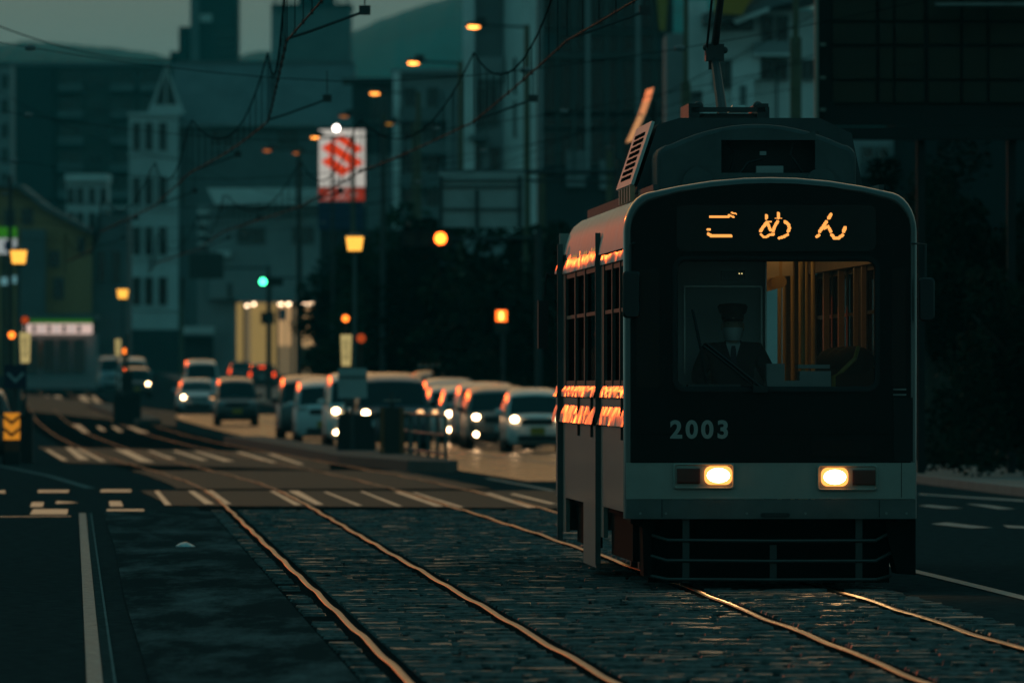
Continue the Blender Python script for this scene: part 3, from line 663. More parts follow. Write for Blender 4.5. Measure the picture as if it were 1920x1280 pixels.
fbx = mat('farebox_pale', (.34, .36, .36), .5)
b = MB(); b.bbox(xx(1442), xx(1476), .35, .6, 1.3, zz(681)); b.bbox(xx(1442), xx(1512), .3, .62, 1.3, zz(713)); b.bbox(xx(1505), xx(1564), .4, .8, 1.0, zz(695)); b.bbox(xx(1502), xx(1562), .4, .78, zz(690), zz(683)); T('fare_box', b, fbx)
b = MB(); b.tube([(xx(1572), .6, 1.2), (xx(1572), .6, zz(705)), (xx(1588), .6, zz(695)), (xx(1612), .6, zz(672)), (xx(1620), .7, zz(650))], .018); T('handrail', b, mat('yellow_handrail', (.55, .34, .08), .35))
wood = mat('saloon_panel', (.46, .36, .24), .45, var=.2, scale=3)
for y0 in (1.8, 3.26, 4.9, 5.9, 7.98, 10.08, 12.35):
    b = MB(); b.bbox(1.0, 1.05, y0, y0 + .12, 1.5, 2.55); T('inner_post', b, wood)
b = MB(); b.bbox(.98, 1.04, 1.7, 13.3, .62, 1.55); T('inner_side_panel', b, wood)
b = MB(); b.bbox(.97, 1.04, 1.7, 13.3, 2.53, 2.72); b.bbox(-1.04, -.98, 1.7, 13.3, 2.53, 2.72); T('inner_header', b, wood)
pole = mat('stanchion', (.8, .6, .26), .35)
for (x, y) in ((.36, 2.0), (.52, 3.4), (.56, 5.0), (.60, 6.5), (.62, 8.0), (.64, 9.6), (.30, 4.2), (.28, 7.0)):
    b = MB(); b.cyl((x, y, .62), (x, y, 2.72), .017, n=8); T('grab_pole', b, pole)
b = MB(); b.bbox(-.95, .48, 11.9, 11.95, .62, 2.70); T('rear_blocking_panel', b, mat('blocking_panel_green', (.05, .09, .07), .7))  # dark panel added to block the bright sky in the rear window
strapm = mat('hand_strap', (.55, .36, .14), .5)
for i in range(9):
    y = 2.6 + i * .9; x = .22 + .02 * i
    b = MB(); b.bbox(x - .012, x + .012, y - .004, y + .004, 2.42, 2.72)
    b.cyl((x, y - .008, 2.38), (x, y + .008, 2.38), .048, n=14); T('hand_strap', b, strapm)
for i in range(6):
    y = 3.0 + i * 1.3; b = MB(); b.bbox(.05, .34, y, y + .005, 2.43, 2.68); T('hanging_advert', b, mat('paper_advert', (.6, .5, .34), .6))
seatm = mat('dark_seat', (.02, .028, .025), .8)
for y in (2.5, 3.6, 4.7):
    b = MB(); b.box((.80, y, 1.12), (.42, .45, .16)); b.box((.80, y + .2, 1.42), (.42, .1, .56), rx=-.1); b.ball((.80, y + .2, 1.76), (.17, .06, .12)); T('seat', b, seatm, smooth=50)
b = MB(); b.bbox(.10, .34, 1.9, 12.6, 2.675, 2.715); T('saloon_glow_strip', b, emit('saloon_glow_strip', (1, .56, .20), .8))  # amber glow strip added to warm the saloon where the sun misses it
# ---- driver
drv = thing('person', 'tram driver in dark uniform, peaked cap and white mask seated behind the windscreen', 'person', (0, 0, 0))
drv.location = tram.matrix_basis @ Vector((xx(1386), 1.02, .83)); drv.rotation_euler = (0, 0, TYAW)
uni = mat('dark_uniform', (.014, .018, .02), .8); skin = mat('skin', (.40, .27, .20), .5); maskw = mat('white_face_mask', (.55, .57, .57), .7)
def skinmesh(name, verts, edges, radii, m, parent, sub=2):
    me = bpy.data.meshes.new(name); me.from_pydata(verts, edges, []); me.update()
    o = bpy.data.objects.new(name, me); col.objects.link(o)
    md = o.modifiers.new('s', 'SKIN'); sl = me.skin_vertices[0].data
    for i, r_ in enumerate(radii):
        sl[i].radius = (r_, r_) if not isinstance(r_, tuple) else r_; sl[i].use_root = (i == 0)
    ss = o.modifiers.new('u', 'SUBSURF'); ss.levels = sub; ss.render_levels = sub
    dg = bpy.context.evaluated_depsgraph_get(); me2 = bpy.data.meshes.new_from_object(o.evaluated_get(dg)); me2.materials.clear(); me2.materials.append(m); me2.shade_smooth(); me2.name = name
    bpy.data.objects.remove(o); ob = link(name, me2, parent); return ob
# body facing -y, origin on the cab floor
V = [(0, 0, .52), (0, -.01, .72), (0, 0, .93), (0, .0, 1.04), (0, -.01, 1.12),
     (-.19, .0, 1.00), (-.27, -.02, .80), (-.20, -.26, .66), (-.15, -.40, .70),
     (.19, .0, 1.00), (.29, -.02, .80), (.33, -.24, .68), (.36, -.42, .70),
     (-.11, -.02, .50), (-.13, -.45, .52), (-.13, -.48, .10), (-.13, -.60, .06),
     (.11, -.02, .50), (.13, -.45, .52), (.13, -.48, .10), (.13, -.60, .06)]
E_ = [(0, 1), (1, 2), (2, 3), (3, 4), (2, 5), (5, 6), (6, 7), (7, 8), (2, 9), (9, 10), (10, 11), (11, 12), (0, 13), (13, 14), (14, 15), (15, 16), (0, 17), (17, 18), (18, 19), (19, 20)]
Rr = [(.17, .13), (.165, .12), (.17, .11), .07, .055, .085, .062, .05, .04, .085, .062, .05, .04, .09, .075, .055, .045, .09, .075, .055, .045]
body = skinmesh('body', V, E_, Rr, uni, drv)
b = MB(); prof = [(.94, .045, .05), (.99, .055, .062), (1.04, .066, .078), (1.09, .073, .090), (1.14, .076, .096), (1.19, .072, .094), (1.235, .055, .075), (1.255, .02, .03)]
b.loft([[(math.cos(2 * math.pi * k / 16) * rx, -.03 + math.sin(2 * math.pi * k / 16) * ry - (.012 if k in (11, 12, 13) else 0), z + .08) for k in range(16)] for z, rx, ry in prof], True)
b.ball((0, -.125, 1.19), (.014, .022, .024)); 
for s_ in (-1, 1): b.ball((s_ * .078, -.02, 1.19), (.014, .026, .034))
hd = b.build('head', skin, drv, smooth=True)
b = MB()
for s_ in (-1, 1): b.ball((s_ * .030, -.112, 1.215), (.014, .010, .007))
b.build('eye', mat('dark_eye', (.02, .016, .014), .2), hd, smooth=True)
b = MB(); b.loft([[(math.cos(t) * rx * 1.03, -.03 + math.sin(t) * ry * 1.07 - .004, z) for t in [math.pi + math.pi * k / 12 for k in range(13)]] for z, rx, ry in ((1.185, .077, .112), (1.16, .077, .116), (1.12, .072, .108), (1.085, .058, .09))], closed=False)
b.build('face_mask', maskw, hd, smooth=True)
b = MB(); b.loft([[(math.cos(2 * math.pi * k / 20) * rx, -.03 + oy + math.sin(2 * math.pi * k / 20) * ry, z) for k in range(20)] for z, rx, ry, oy in ((1.245, .085, .105, 0), (1.285, .088, .108, 0), (1.30, .105, .125, 0), (1.345, .118, .135, 0), (1.365, .10, .11, .0), (1.372, .03, .03, 0))], True)
cp = b.build('peaked_cap', uni, drv, smooth=40)
b = MB(); b.loft([[(math.cos(math.pi + math.pi * k / 12) * rx, -.03 + math.sin(math.pi + math.pi * k / 12) * ry, z) for k in range(13)] for z, rx, ry in ((1.255, .083, .104), (1.235, .080, .155), (1.230, .080, .155), (1.247, .083, .102))], closed=False); b.build('cap_peak', mat('gloss_black_peak', (.01, .01, .01), .15), cp, smooth=40)
b = MB(); b.poly([(-.055, -.118, 1.06), (.055, -.118, 1.06), (.03, -.135, .98), (0, -.14, .86), (-.03, -.135, .98)]); b.add([(-.055, -.117, 1.06), (.055, -.117, 1.06), (.05, .0, 1.1), (-.05, .0, 1.1)], [(0, 1, 2, 3)]); b.build('shirt_front', mat('white_shirt', (.5, .52, .52), .7), drv)
b = MB(); b.prism([(-.014, 1.045), (.014, 1.045), (.019, 1.015), (.028, .90), (0, .86), (-.028, .90), (-.019, 1.015)], -.150, -.141); b.build('necktie', mat('dark_tie', (.02, .022, .04), .6), drv)
glove = mat('white_glove', (.5, .5, .48), .7)
for hx, sg in ((-.15, -1), (.36, 1)):
    b = MB(); b.ball((hx, -.44, .70), (.042, .05, .026), 10, 6)
    for k in range(4):
        fx = hx + (k - 1.5) * .021; L_ = (.075, .085, .08, .062)[k]
        b.tube([(fx, -.46, .70), (fx, -.46 - L_ * .55, .71), (fx, -.46 - L_ * .9, .69), (fx, -.46 - L_ * .95, .67)], [.0105, .010, .009, .007], 6)
    b.tube([(hx - sg * .035, -.43, .70), (hx - sg * .06, -.46, .705), (hx - sg * .062, -.50, .695)], [.012, .011, .008], 6)
    b.build('hand', glove, drv, smooth=True)
# ================================================================== buildings
WM = {}
def win_mesh(w_, h_, nx, nz, fm, pm_, dep=.10):
    k = (round(w_, 2), round(h_, 2), nx, nz, fm.name, pm_.name)
    if k not in WM:
        f = .07; b = MB()
        b.bbox(-w_ / 2, w_ / 2, -dep, 0, h_ / 2 - f, h_ / 2); b.bbox(-w_ / 2, w_ / 2, -dep - .04, 0, -h_ / 2, -h_ / 2 + f)
        b.bbox(-w_ / 2, -w_ / 2 + f, -dep, 0, -h_ / 2 + f, h_ / 2 - f); b.bbox(w_ / 2 - f, w_ / 2, -dep, 0, -h_ / 2 + f, h_ / 2 - f)
        for i in range(1, nx): x = -w_ / 2 + w_ * i / nx; b.bbox(x - .03, x + .03, -dep * .8, 0, -h_ / 2 + f, h_ / 2 - f)
        for i in range(1, nz): z = -h_ / 2 + h_ * i / nz; b.bbox(-w_ / 2 + f, w_ / 2 - f, -dep * .7, 0, z - .03, z + .03)
        p = MB(); p.bbox(-w_ / 2 + f * .9, w_ / 2 - f * .9, -.03, -.01, -h_ / 2 + f * .9, h_ / 2 - f * .9)
        WM[k] = (b.mesh('window', fm), p.mesh('pane', pm_))
    return WM[k]
class Bld:
    """a building whose front wall is laid out from a datum pixel and distance; local x right, z up, -y to the street"""
    def __init__(s, name, label, uc, d, rz=0.0, cat='building', group=None):
        s.d = d; s.uc = uc; s.base = gz(d); s.k = d / F
        s.t = thing(name, label, cat, (X(uc, d), d, s.base), rz, group)
    def x(s, u): return (u - s.uc) * s.k
    def z(s, v): return EYE - s.base + (HZ - v) * s.k
    def box(s, name, m, u0, u1, v0, v1, y0=0.0, y1=8.0, parent=None, to_ground=False):
        b = MB(); b.bbox(s.x(u0), s.x(u1), y0, y1, -.5 if to_ground else s.z(v1), s.z(v0)); return b.build(name, m, parent or s.t)
    def prism(s, name, m, uv, y0, y1, parent=None):
        b = MB(); b.prism([(s.x(u), s.z(v)) for u, v in uv], y0, y1); return b.build(name, m, parent or s.t)
    def win(s, u0, u1, v0, v1, nx=2, nz=1, fm=None, pm_=None, y=0.0, parent=None):
        f, p = win_mesh((u1 - u0) * s.k, (v1 - v0) * s.k, nx, nz, fm or alu_dull, pm_ or darkglass)
        o = link('window', f, parent or s.t, (s.x((u0 + u1) / 2), y - .003, s.z((v0 + v1) / 2))); link('pane', p, o); return o
    def side_win(s, xw, y0, y1, v0, v1, sgn=-1, pm_=None):
        f, p = win_mesh(abs(y1 - y0), (v1 - v0) * s.k, 2, 1, alu_dull, pm_ or darkglass)
        o = link('window', f, s.t, (xw + sgn * .003, (y0 + y1) / 2, s.z((v0 + v1) / 2))); o.rotation_euler = (0, 0, R(-90 if sgn < 0 else 90)); link('pane', p, o); return o
alu_dull = mat('dull_window_frame', (.14, .14, .135), .5)
def wallm(n, c, **k): return mat(n, c, .85, var=.18, scale=.35, bump=.01, bscale=3, **k)
w_brown = wallm('dark_tile_wall', (.085, .08, .075)); w_pale = wallm('pale_render', (.62, .63, .62)); w_grey = wallm('grey_render', (.30, .31, .31))
w_ochre = wallm('ochre_render', (.44, .25, .12)); w_roof = mat('slate_roof', (.17, .18, .185), .7, var=.2, scale=.6); w_black = wallm('shaded_black_wall', (.015, .017, .017)); w_dark = wallm('dark_cladding', (.05, .055, .055))  # w_black: shade put into a near-black wall colour
w_white = wallm('white_render', (.78, .78, .76)); w_mid = wallm('mid_grey_wall', (.17, .18, .18))
# far apartment block, left
B = Bld('apartment_block', 'dark wide apartment block with rows of balconies behind the left shops', 165, 1250, 0)
B.box('wall', w_brown, 22, 312, 122, 700, 0, 14, to_ground=True); B.box('parapet', w_mid, 18, 316, 117, 125, -.4, 14)
B.box('stair_tower', w_dark, 22, 100, 128, 640, -1.4, 0)
for r_ in range(9):
    v = 138 + r_ * 50
    for c0, c1 in ((108, 156), (206, 252), (262, 306)):
        B.box('balcony', w_mid, c0, c1, v + 20, v + 34, -1.1, 0); B.win(c0 + 4, c1 - 4, v - 4, v + 19, 3)
    B.win(166, 192, v + 2, v + 18, 2)
B = Bld('apartment_block', 'narrow pale block with small windows at the left edge behind the pole', 4, 1100)
B.box('wall', w_grey, -40, 20, 120, 700, 0, 10, to_ground=True); B.box('parapet', w_mid, -42, 21, 116, 122, -.3, 10)
for v in range(140, 640, 46): B.win(2, 16, v, v + 26, 1); B.win(-26, -8, v, v + 26, 1)
# two towers on the skyline
B = Bld('office_tower', 'tall dark stepped tower on the skyline left of the grey tower', 390, 1700)
B.box('wall', w_dark, 372, 445, -40, 700, 0, 16, to_ground=True); B.box('lower_block', w_dark, 335, 376, 50, 700, 1, 14, to_ground=True); B.box('lower_block', w_dark, 318, 376, 96, 700, 2, 14, to_ground=True); B.box('stair_core', w_mid, 357, 374, -20, 700, -1, 3, to_ground=True)
f = B.win(374, 398, 26, 42, 1, pm_=mat('painted_sky_pane', (.7, .72, .7), .3));  # pane painted pale to stand in for bright sky behind
for v in range(60, 130, 18): B.win(404, 438, v, v + 9, 3)
B = Bld('office_tower', 'tall grey flat tower with rooftop railing rising behind the gabled building', 582, 1650)
B.box('wall', w_mid, 536, 657, 12, 700, 0, 18, to_ground=True); B.box('side_bay', w_grey, 508, 537, 8, 700, 1, 16, to_ground=True); B.box('roof_slab', w_dark, 510, 660, 8, 14, -.4, 18)
for k in range(10): B.box('roof_mast', w_dark, 514 + k * 15, 517 + k * 15, -8 + (k % 3) * 4, 9, 1, 1.3)
B.box('roof_plant', w_dark, 560, 626, -10, 8, 4, 10); B.box('roof_rail', w_dark, 510, 658, -2, 0, .2, .35)
# gabled building with projecting bay
B = Bld('gabled_building', 'broad slate-roofed building with pale gabled window bay on the left corner', 480, 860)
B.box('wall', w_mid, 330, 668, 232, 700, 0, 16, to_ground=True)
b = MB(); x0, x1 = B.x(318), B.x(668); z0, z1 = B.z(236), B.z(114)
b.add([(x0, -.5, z0), (x1, -.5, z0), (x1 - .2, 5, z1), (x0 + .2, 5, z1), (x0, 16, z0), (x1, 16, z0), (x0 + .2, 9, z1), (x1 - .2, 9, z1)], [(0, 1, 2, 3), (3, 2, 7, 6), (6, 7, 5, 4), (0, 3, 6, 4), (1, 5, 7, 2), (0, 4, 5, 1)]); b.build('roof', w_roof, B.t)
B.box('ridge_cap', w_mid, 330, 660, 111, 116, 4.8, 9.2); B.box('roof_eave', w_grey, 318, 668, 233, 238, -.7, 0)
bay = w_pale
B.box('bay_wall', bay, 243, 335, 216, 620, -1.6, 2); B.box('bay_cornice', bay, 240, 338, 212, 218, -1.8, 2)
B.box('bay_base', w_dark, 243, 335, 618, 700, -1.6, 2, to_ground=True)
b = MB(); xs = [B.x(277), B.x(348), B.x(312)]; za, zb_ = B.z(216), B.z(122)
b.prism([(xs[0], za), (xs[1], za), (xs[1] - .25, za + .75), (xs[0] + .25, za + .75)], -1.7, -1.4)
b.prism([(xs[0], za), (xs[0] + .35, za), (xs[2] + .06, zb_ - .1), (xs[2], zb_)], -1.72, -1.3); b.prism([(xs[1], za), (xs[2], zb_), (xs[2] - .06, zb_ - .1), (xs[1] - .35, za)], -1.72, -1.3)
b.prism([(xs[2] - .06, za + .7), (xs[2] + .06, za + .7), (xs[2] + .06, zb_ - .6), (xs[2] - .06, zb_ - .6)], -1.7, -1.35); b.build('gable_frame', bay, B.t)
b = MB(); b.prism([(xs[0] + .2, za + .1), (xs[1] - .2, za + .1), (xs[2], zb_ - .25)], -1.35, -1.25); b.build('gable_glass', darkglass, B.t)
for k, v in enumerate((229, 331, 424, 518)):
    for u in (248, 271, 297): B.win(u, u + 19, v, v + 56, 1, y=-1.6, fm=bay)
    B.win(338, 346, v + 2, v + 54, 1)
    B.box('bay_sill', bay, 241, 337, v + 60, v + 64, -1.72, -1.6)
B.win(398, 438, 245, 276, 2); B.win(520, 560, 245, 276, 2); B.win(600, 640, 245, 276, 2); B.box('window_ledge', w_grey, 396, 440, 277, 281, -.3, 0)
# pale boxy building with cornice, and the lit shop below
B = Bld('flat_roofed_building', 'pale teal-grey flat-roofed building above the lit shop front', 480, 780)
B.box('wall', w_grey, 392, 602, 384, 560, 0, 12); B.box('wall', w_grey, 370, 446, 384, 700, 1, 12, to_ground=True)
b = MB(); b.prism([(B.x(388), B.z(353)), (B.x(660), B.z(353)), (B.x(652), B.z(384)), (B.x(404), B.z(384))], -1.2, 12); b.build('cornice', w_white, B.t)
B.win(445, 498, 425, 456, 2); B.win(548, 590, 425, 456, 2); B.box('wall_band', w_mid, 392, 602, 402, 406, -.15, 0)
for v in (395, 415, 435, 455): B.box('balcony_slab', w_white, 370, 396, v, v + 6, .2, 1.2)
B.win(426, 436, 530, 560, 1); B.box('low_awning', w_pale, 345, 402, 612, 626, -1.5, 0); B.box('shop_opening', w_dark, 345, 400, 630, 700, -.2, 0)
B.box('vent_unit', w_pale, 408, 432, 470, 482, -.5, 0)
B = Bld('lit_shop', 'shop with warm lit glass front and ceiling spotlights at the far junction', 520, 760)
sh_in = mat('shop_wall', (.6, .5, .3), .7)
glow = emit('shop_interior_glow', (.62, .40, .13), .42); glow2 = emit('shop_interior_bright', (.85, .50, .22), .55); glow3 = emit('shop_interior_soft', (.35, .26, .14), .35)
B.box('shell', w_grey, 445, 612, 552, 566, -.5, 8); B.box('floor_slab', w_dark, 443, 612, 703, 716, -.5, 8)
B.box('back_wall', glow3, 446, 608, 566, 704, 3.0, 3.2)
for u0, u1, m in ((443, 457, glow), (470, 484, glow), (484, 499, glow), (508, 517, glow), (522, 533, glow2), (536, 545, glow2), (566, 588, glow2), (592, 600, glow)):
    B.box('lit_bay', m, u0, u1, 568, 690 if m == glow else 648, .4, .6)
B.box('counter', mat('counter_brown', (.2, .12, .06), .6), 566, 602, 652, 690, .2, .4); B.box('shop_fascia_board', mat('blue_board', (.04, .16, .25), .5), 523, 537, 578, 600, .1, .3); B.box('blue_banner', mat('pale_blue_banner', (.15, .22, .35), .6), 589, 600, 612, 652, .1, .3)
for u in (456, 500, 518, 546, 562): B.box('shop_mullion', w_dark, u, u + 4, 566, 706, -.1, 0)
spot = emit('ceiling_spot', (1, .72, .45), 6)
for u, v, r_ in ((463, 573, 4), (476, 570, 4), (522, 570, 3), (528, 570, 3), (541, 570, 5), (569, 570, 4), (576, 570, 4), (584, 570, 4), (592, 570, 3)):
    b = MB(); b.ball((B.x(u), .25, B.z(v)), (.12 * r_ / 4, .08, .10), 8, 5); b.build('ceiling_spotlight', spot, B.t)
# ochre corner building and lit convenience store, left
B = Bld('ochre_building', 'ochre rendered building with sloping roof edge behind the left lamp', 90, 700)
b = MB(); b.prism([(B.x(u), B.z(v)) for u, v in ((-60, 345), (34, 352), (84, 392), (172, 440), (172, 704), (-60, 704))], 0, 12); b.build('wall', w_ochre, B.t)
b = MB(); b.prism([(B.x(u), B.z(v)) for u, v in ((-62, 337), (36, 344), (86, 384), (176, 434), (176, 441), (84, 393), (34, 353), (-62, 346))], -.6, 12.2); b.build('roof_edge', w_mid, B.t)
B.box('front_block', w_mid, 40, 86, 430, 600, -1.0, 0); B.win(146, 160, 444, 474, 1); B.win(40, 62, 390, 420, 1); B.win(100, 120, 520, 560, 2); B.win(8, 28, 392, 430, 2); B.win(92, 112, 470, 500, 1)
B.box('pillar', w_mid, 172, 238, 402, 704, 1, 9); B.win(182, 198, 470, 530, 1, y=1); B.win(208, 226, 470, 530, 1, y=1)
B = Bld('white_annex', 'small pale tower block with dark windows above the ochre building', 165, 900)
B.box('wall', w_pale, 124, 200, 338, 520, 0, 8); B.box('roof_fascia', w_white, 122, 203, 326, 340, -.4, 8); B.box('lean_to_roof', w_pale, 198, 240, 386, 392, -.5, 5)
for v in (352, 398, 440):
    for u in (126, 144, 166, 188): B.win(u, u + 13, v, v + 30, 1)
b = MB(); b.prism([(B.x(u), B.z(v)) for u, v in ((176, 470), (204, 404), (232, 470), (232, 620), (176, 620))], -2, 6); b.build('gabled_shed', w_mid, B.t)
B = Bld('convenience_store', 'convenience store with green and white lit fascia at the far left bend', 112, 690)
B.box('wall', w_grey, 38, 178, 626, 704, 0, 6, to_ground=True); B.box('roof_slab', w_mid, 36, 180, 588, 600, -.8, 6)
B.box('green_fascia', emit('green_fascia', (.06, .34, .02), .30), 58, 174, 599, 606, -1.0, -.7)
fw = B.box('white_fascia', emit('white_fascia', (.80, .56, .48), .85), 46, 174, 607, 626, -1.0, -.7)
for k in range(7): B.box('fascia_lettering', emit('pale_lettering', (.9, .75, .7), .5) if k % 2 else mat('fascia_mark', (.25, .25, .3), .5), 62 + k * 14, 69 + k * 14, 610, 623, -1.03, -1.0, parent=fw)
for u in (48, 80, 108, 136): B.win(u, u + 24, 634, 698, 1, pm_=glass('store_glass', (.5, .5, .5)))
B.box('store_shelf', mat('store_goods', (.2, .1, .05), .6), 70, 100, 640, 690, -.02, -.005)
# street of buildings behind the gabled one, centre
B = Bld('balcony_block', 'pale apartment block with balconies above the street lamps', 800, 640)
B.box('wall', w_grey, 738, 872, 136, 700, 0, 10, to_ground=True); B.box('edge_pier', w_white, 737, 750, 136, 460, -.6, .2); B.box('roof_parapet', w_grey, 734, 876, 130, 138, -.5, 10)
for r_ in range(5):
    v = 170 + r_ * 62
    B.box('balcony', w_mid, 752, 838, v + 32, v + 58, -1.3, 0)
    B.win(758, 780, v - 6, v + 32, 2); B.win(800, 822, v - 6, v + 32, 2); B.box('balcony_side', w_grey, 838, 844, v - 6, v + 58, -1.3, 0)
B = Bld('dark_annex', 'dark recessed block between the grey tower and the balcony block', 702, 700)
B.box('wall', w_dark, 660, 745, 152, 700, 0, 8, to_ground=True); B.box('wall_panel', w_mid, 688, 738, 290, 440, -.3, 0); B.win(695, 730, 180, 230, 2); B.box('roof_edge', w_mid, 640, 745, 146, 153, -.4, 8)
# taller pale building with strip piers, then the glass office
B = Bld('pale_office', 'pale office building with vertical piers behind the nearest street lamp', 940, 500, R(0))
B.box('wall', w_grey, 868, 1012, -30, 700, 0, 9, to_ground=True)
B.box('corner_pier', w_white, 868, 890, -30, 340, -.5, 0); B.box('wall_panel', w_mid, 888, 944, -30, 110, -.1, 0); B.box('sill_panel', w_grey, 896, 944, 108, 150, -.4, 0)
warm_side = w_white
b = MB(); b.add([(B.x(944), -.0, -.5), (B.x(982), -2.4, -.5), (B.x(982), -2.4, B.z(-30)), (B.x(944), 0, B.z(-30)), (B.x(1012), 0, -.5), (B.x(1012), 0, B.z(-30))], [(0, 1, 2, 3), (1, 4, 5, 2)]); b.build('angled_bay', w_white, B.t)
B.win(892, 914, 164, 240, 3); B.win(914, 934, 160, 236, 3); B.win(888, 904, 270, 330, 1); B.win(918, 938, 275, 330, 1); B.box('canopy', w_mid, 880, 916, 254, 262, -.9, 0)
B.win(898, 940, 6, 60, 2, pm_=darkglass)
for v in (110, 190): B.win(962, 971, v, v + 70, 1, y=-1.45)
B = Bld('glass_office', 'dark glass office block with tall mullions left of the collector arm', 1130, 440)
B.box('wall', w_dark, 1008, 1262, -40, 700, 0, 10, to_ground=True)
for u in (1010, 1044, 1074, 1098, 1136, 1160, 1192, 1226, 1258): B.box('mullion', mat('mullion_grey', (.10, .115, .11), .5) if u not in (1010, 1192, 1098) else w_grey, u, u + (8 if u in (1010, 1192, 1098) else 4), -40, 330, -.5, 0)
for v0, v1 in ((-30, 54), (66, 100), (112, 210), (220, 240), (246, 312)):
    for a, c in zip((1018, 1050, 1078, 1106, 1140, 1166, 1200, 1232), (1043, 1073, 1097, 1135, 1159, 1191, 1225, 1257)):
        B.win(a, c, v0, v1, 1)
B.box('spandrel', mat('mullion_grey', (.10, .115, .11), .5), 1010, 1262, 58, 64, -.3, 0); B.box('spandrel', mat('mullion_grey', (.10, .115, .11), .5), 1010, 1262, 102, 110, -.35, 0)
B.box('blue_panel', wallm('blue_grey_panel', (.12, .19, .2)), 1016, 1046, 64, 102, -.12, -.02); B.box('blue_panel', wallm('blue_grey_panel', (.12, .19, .2)), 1228, 1260, 62, 100, -.12, -.02)
B.box('entrance_panel', w_grey, 1062, 1098, 282, 350, -.3, 0); B.box('entrance_panel', w_grey, 1124, 1150, 300, 355, -.3, 0)
bn = mat('mustard_banner', (.42, .26, .05), .7); b = MB(); b.prism([(B.x(1229), B.z(-20)), (B.x(1253), B.z(-20)), (B.x(1247), B.z(60)), (B.x(1236), B.z(58))], -.9, -.8); o = b.build('hanging_banner', bn); o.location = B.t.location; tag(o, 'mustard yellow banner hanging on the dark glass office', 'banner')
# white house with balcony
B = Bld('white_house', 'white house with balcony and dark windows right of the collector arm', 1420, 340)
B.box('wall', w_white, 1318, 1534, 20, 700, 0, 8, to_ground=True)
B.box('wing', w_grey, 1250, 1322, 60, 700, 1.5, 8, to_ground=True); B.box('wing', w_white, 1290, 1326, 0, 170, .6, 3)
B.prism('roof', w_roof, ((1316, 48), (1372, 42), (1440, 18), (1540, -6), (1540, -30), (1360, 12), (1316, 30)), -1.4, 8)
b = MB(); b.prism([(B.x(u), B.z(v)) for u, v in ((1372, 41), (1440, 17), (1440, 24), (1378, 49))], -1.6, -1.3); b.build('gable_board', w_white, B.t)
B.win(1337, 1372, 112, 166, 2); B.win(1428, 1450, 30, 78, 1); B.win(1456, 1478, 30, 78, 1); B.win(1424, 1478, 112, 150, 3); B.win(1500, 1528, 112, 150, 2); B.win(1340, 1412, 28, 58, 3)
B.box('balcony', w_grey, 1412, 1482, 80, 104, -1.2, 0); B.box('balcony_slab', w_white, 1410, 1484, 103, 107, -1.25, 0)
B.prism('stair_block', w_white, ((1372, 122), (1424, 104), (1424, 148), (1412, 152), (1412, 234), (1372, 234)), -1.0, 0)
B.box('downpipe', w_dark, 1456, 1458, 120, 235, -.1, 0)
B.box('door', w_mid, 1386, 1398, 162, 200, -1.06, -1.0)
o = B.prism('awning', mat('orange_canvas', (.55, .27, .04), .7), ((1336, -12), (1424, -14), (1400, 12), (1390, 32), (1338, 30)), -1.9, -1.6)
# right side, seen past the tram
B = Bld('shop_house', 'small white shop house glimpsed between the billboard and the right tree', 1640, 300)
B.box('wall', w_grey, 1596, 1676, 262, 330, 0, 6); B.box('wall', w_black, 1596, 1676, 330, 900, .1, 6, to_ground=True); B.box('wall', w_black, 1676, 2050, 225, 900, -.1, 6, to_ground=True); B.win(1614, 1640, 274, 300, 1); B.win(1646, 1668, 274, 300, 1); B.box('balcony_rail', w_mid, 1610, 1672, 304, 332, -.8, -.7)  # near-black boxes: lower wall darkened, right-hand mass added to close the bright gap
for u in range(1614, 1672, 8): B.box('baluster', w_dark, u, u + 2, 306, 332, -.85, -.8)
B.box('awning', w_grey, 1716, 1768, 616, 640, -1.0, 0); B.box('shop_window', mat('dim_yellow_shop', (.22, .17, .05), .6), 1722, 1764, 655, 780, -.15, -.05); B.box('shop_door', w_mid, 1744, 1760, 700, 850, -.3, -.15)
B.box('shelf', w_dark, 1716, 1790, 790, 900, -.5, -.2)
# billboard seen from behind, with framed panels
B = Bld('billboard', 'large dark brown billboard of framed panels high up at the upper right', 1700, 185, 0, 'billboard')
bb = mat('billboard_panel_brown', (.034, .022, .011), .8, var=.3, scale=1.2); bf = mat('billboard_frame', (.010, .009, .008), .8)
B.box('backing', bf, 1534, 1930, -60, 236, .12, .4)
for u0, u1 in ((1562, 1642), (1650, 1674), (1680, 1732), (1742, 1800), (1806, 1850), (1856, 1925)):
    for v0, v1 in ((-50, 38), (44, 82), (90, 148), (154, 192)):
        B.box('panel', bb, u0, u1, v0, v1, .04, .12)
B.box('edge_strip', mat('edge_metal', (.3, .27, .22), .7), 1528, 1534, -60, 236, -.1, .4); B.box('lower_beam', bf, 1528, 1930, 238, 262, -.1, .5)
for v in (84, 146, 206): B.box('bracket', mat('edge_metal', (.3, .27, .22), .7), 1538, 1548, v - 3, v + 2, 0, .1)
for u in (1720, 1890): B.box('support_post', bf, u, u + 16, 240, 900, .2, .45, to_ground=True)
B.box('catwalk', steel, 1752, 1930, 8, 13, -.7, -.1)
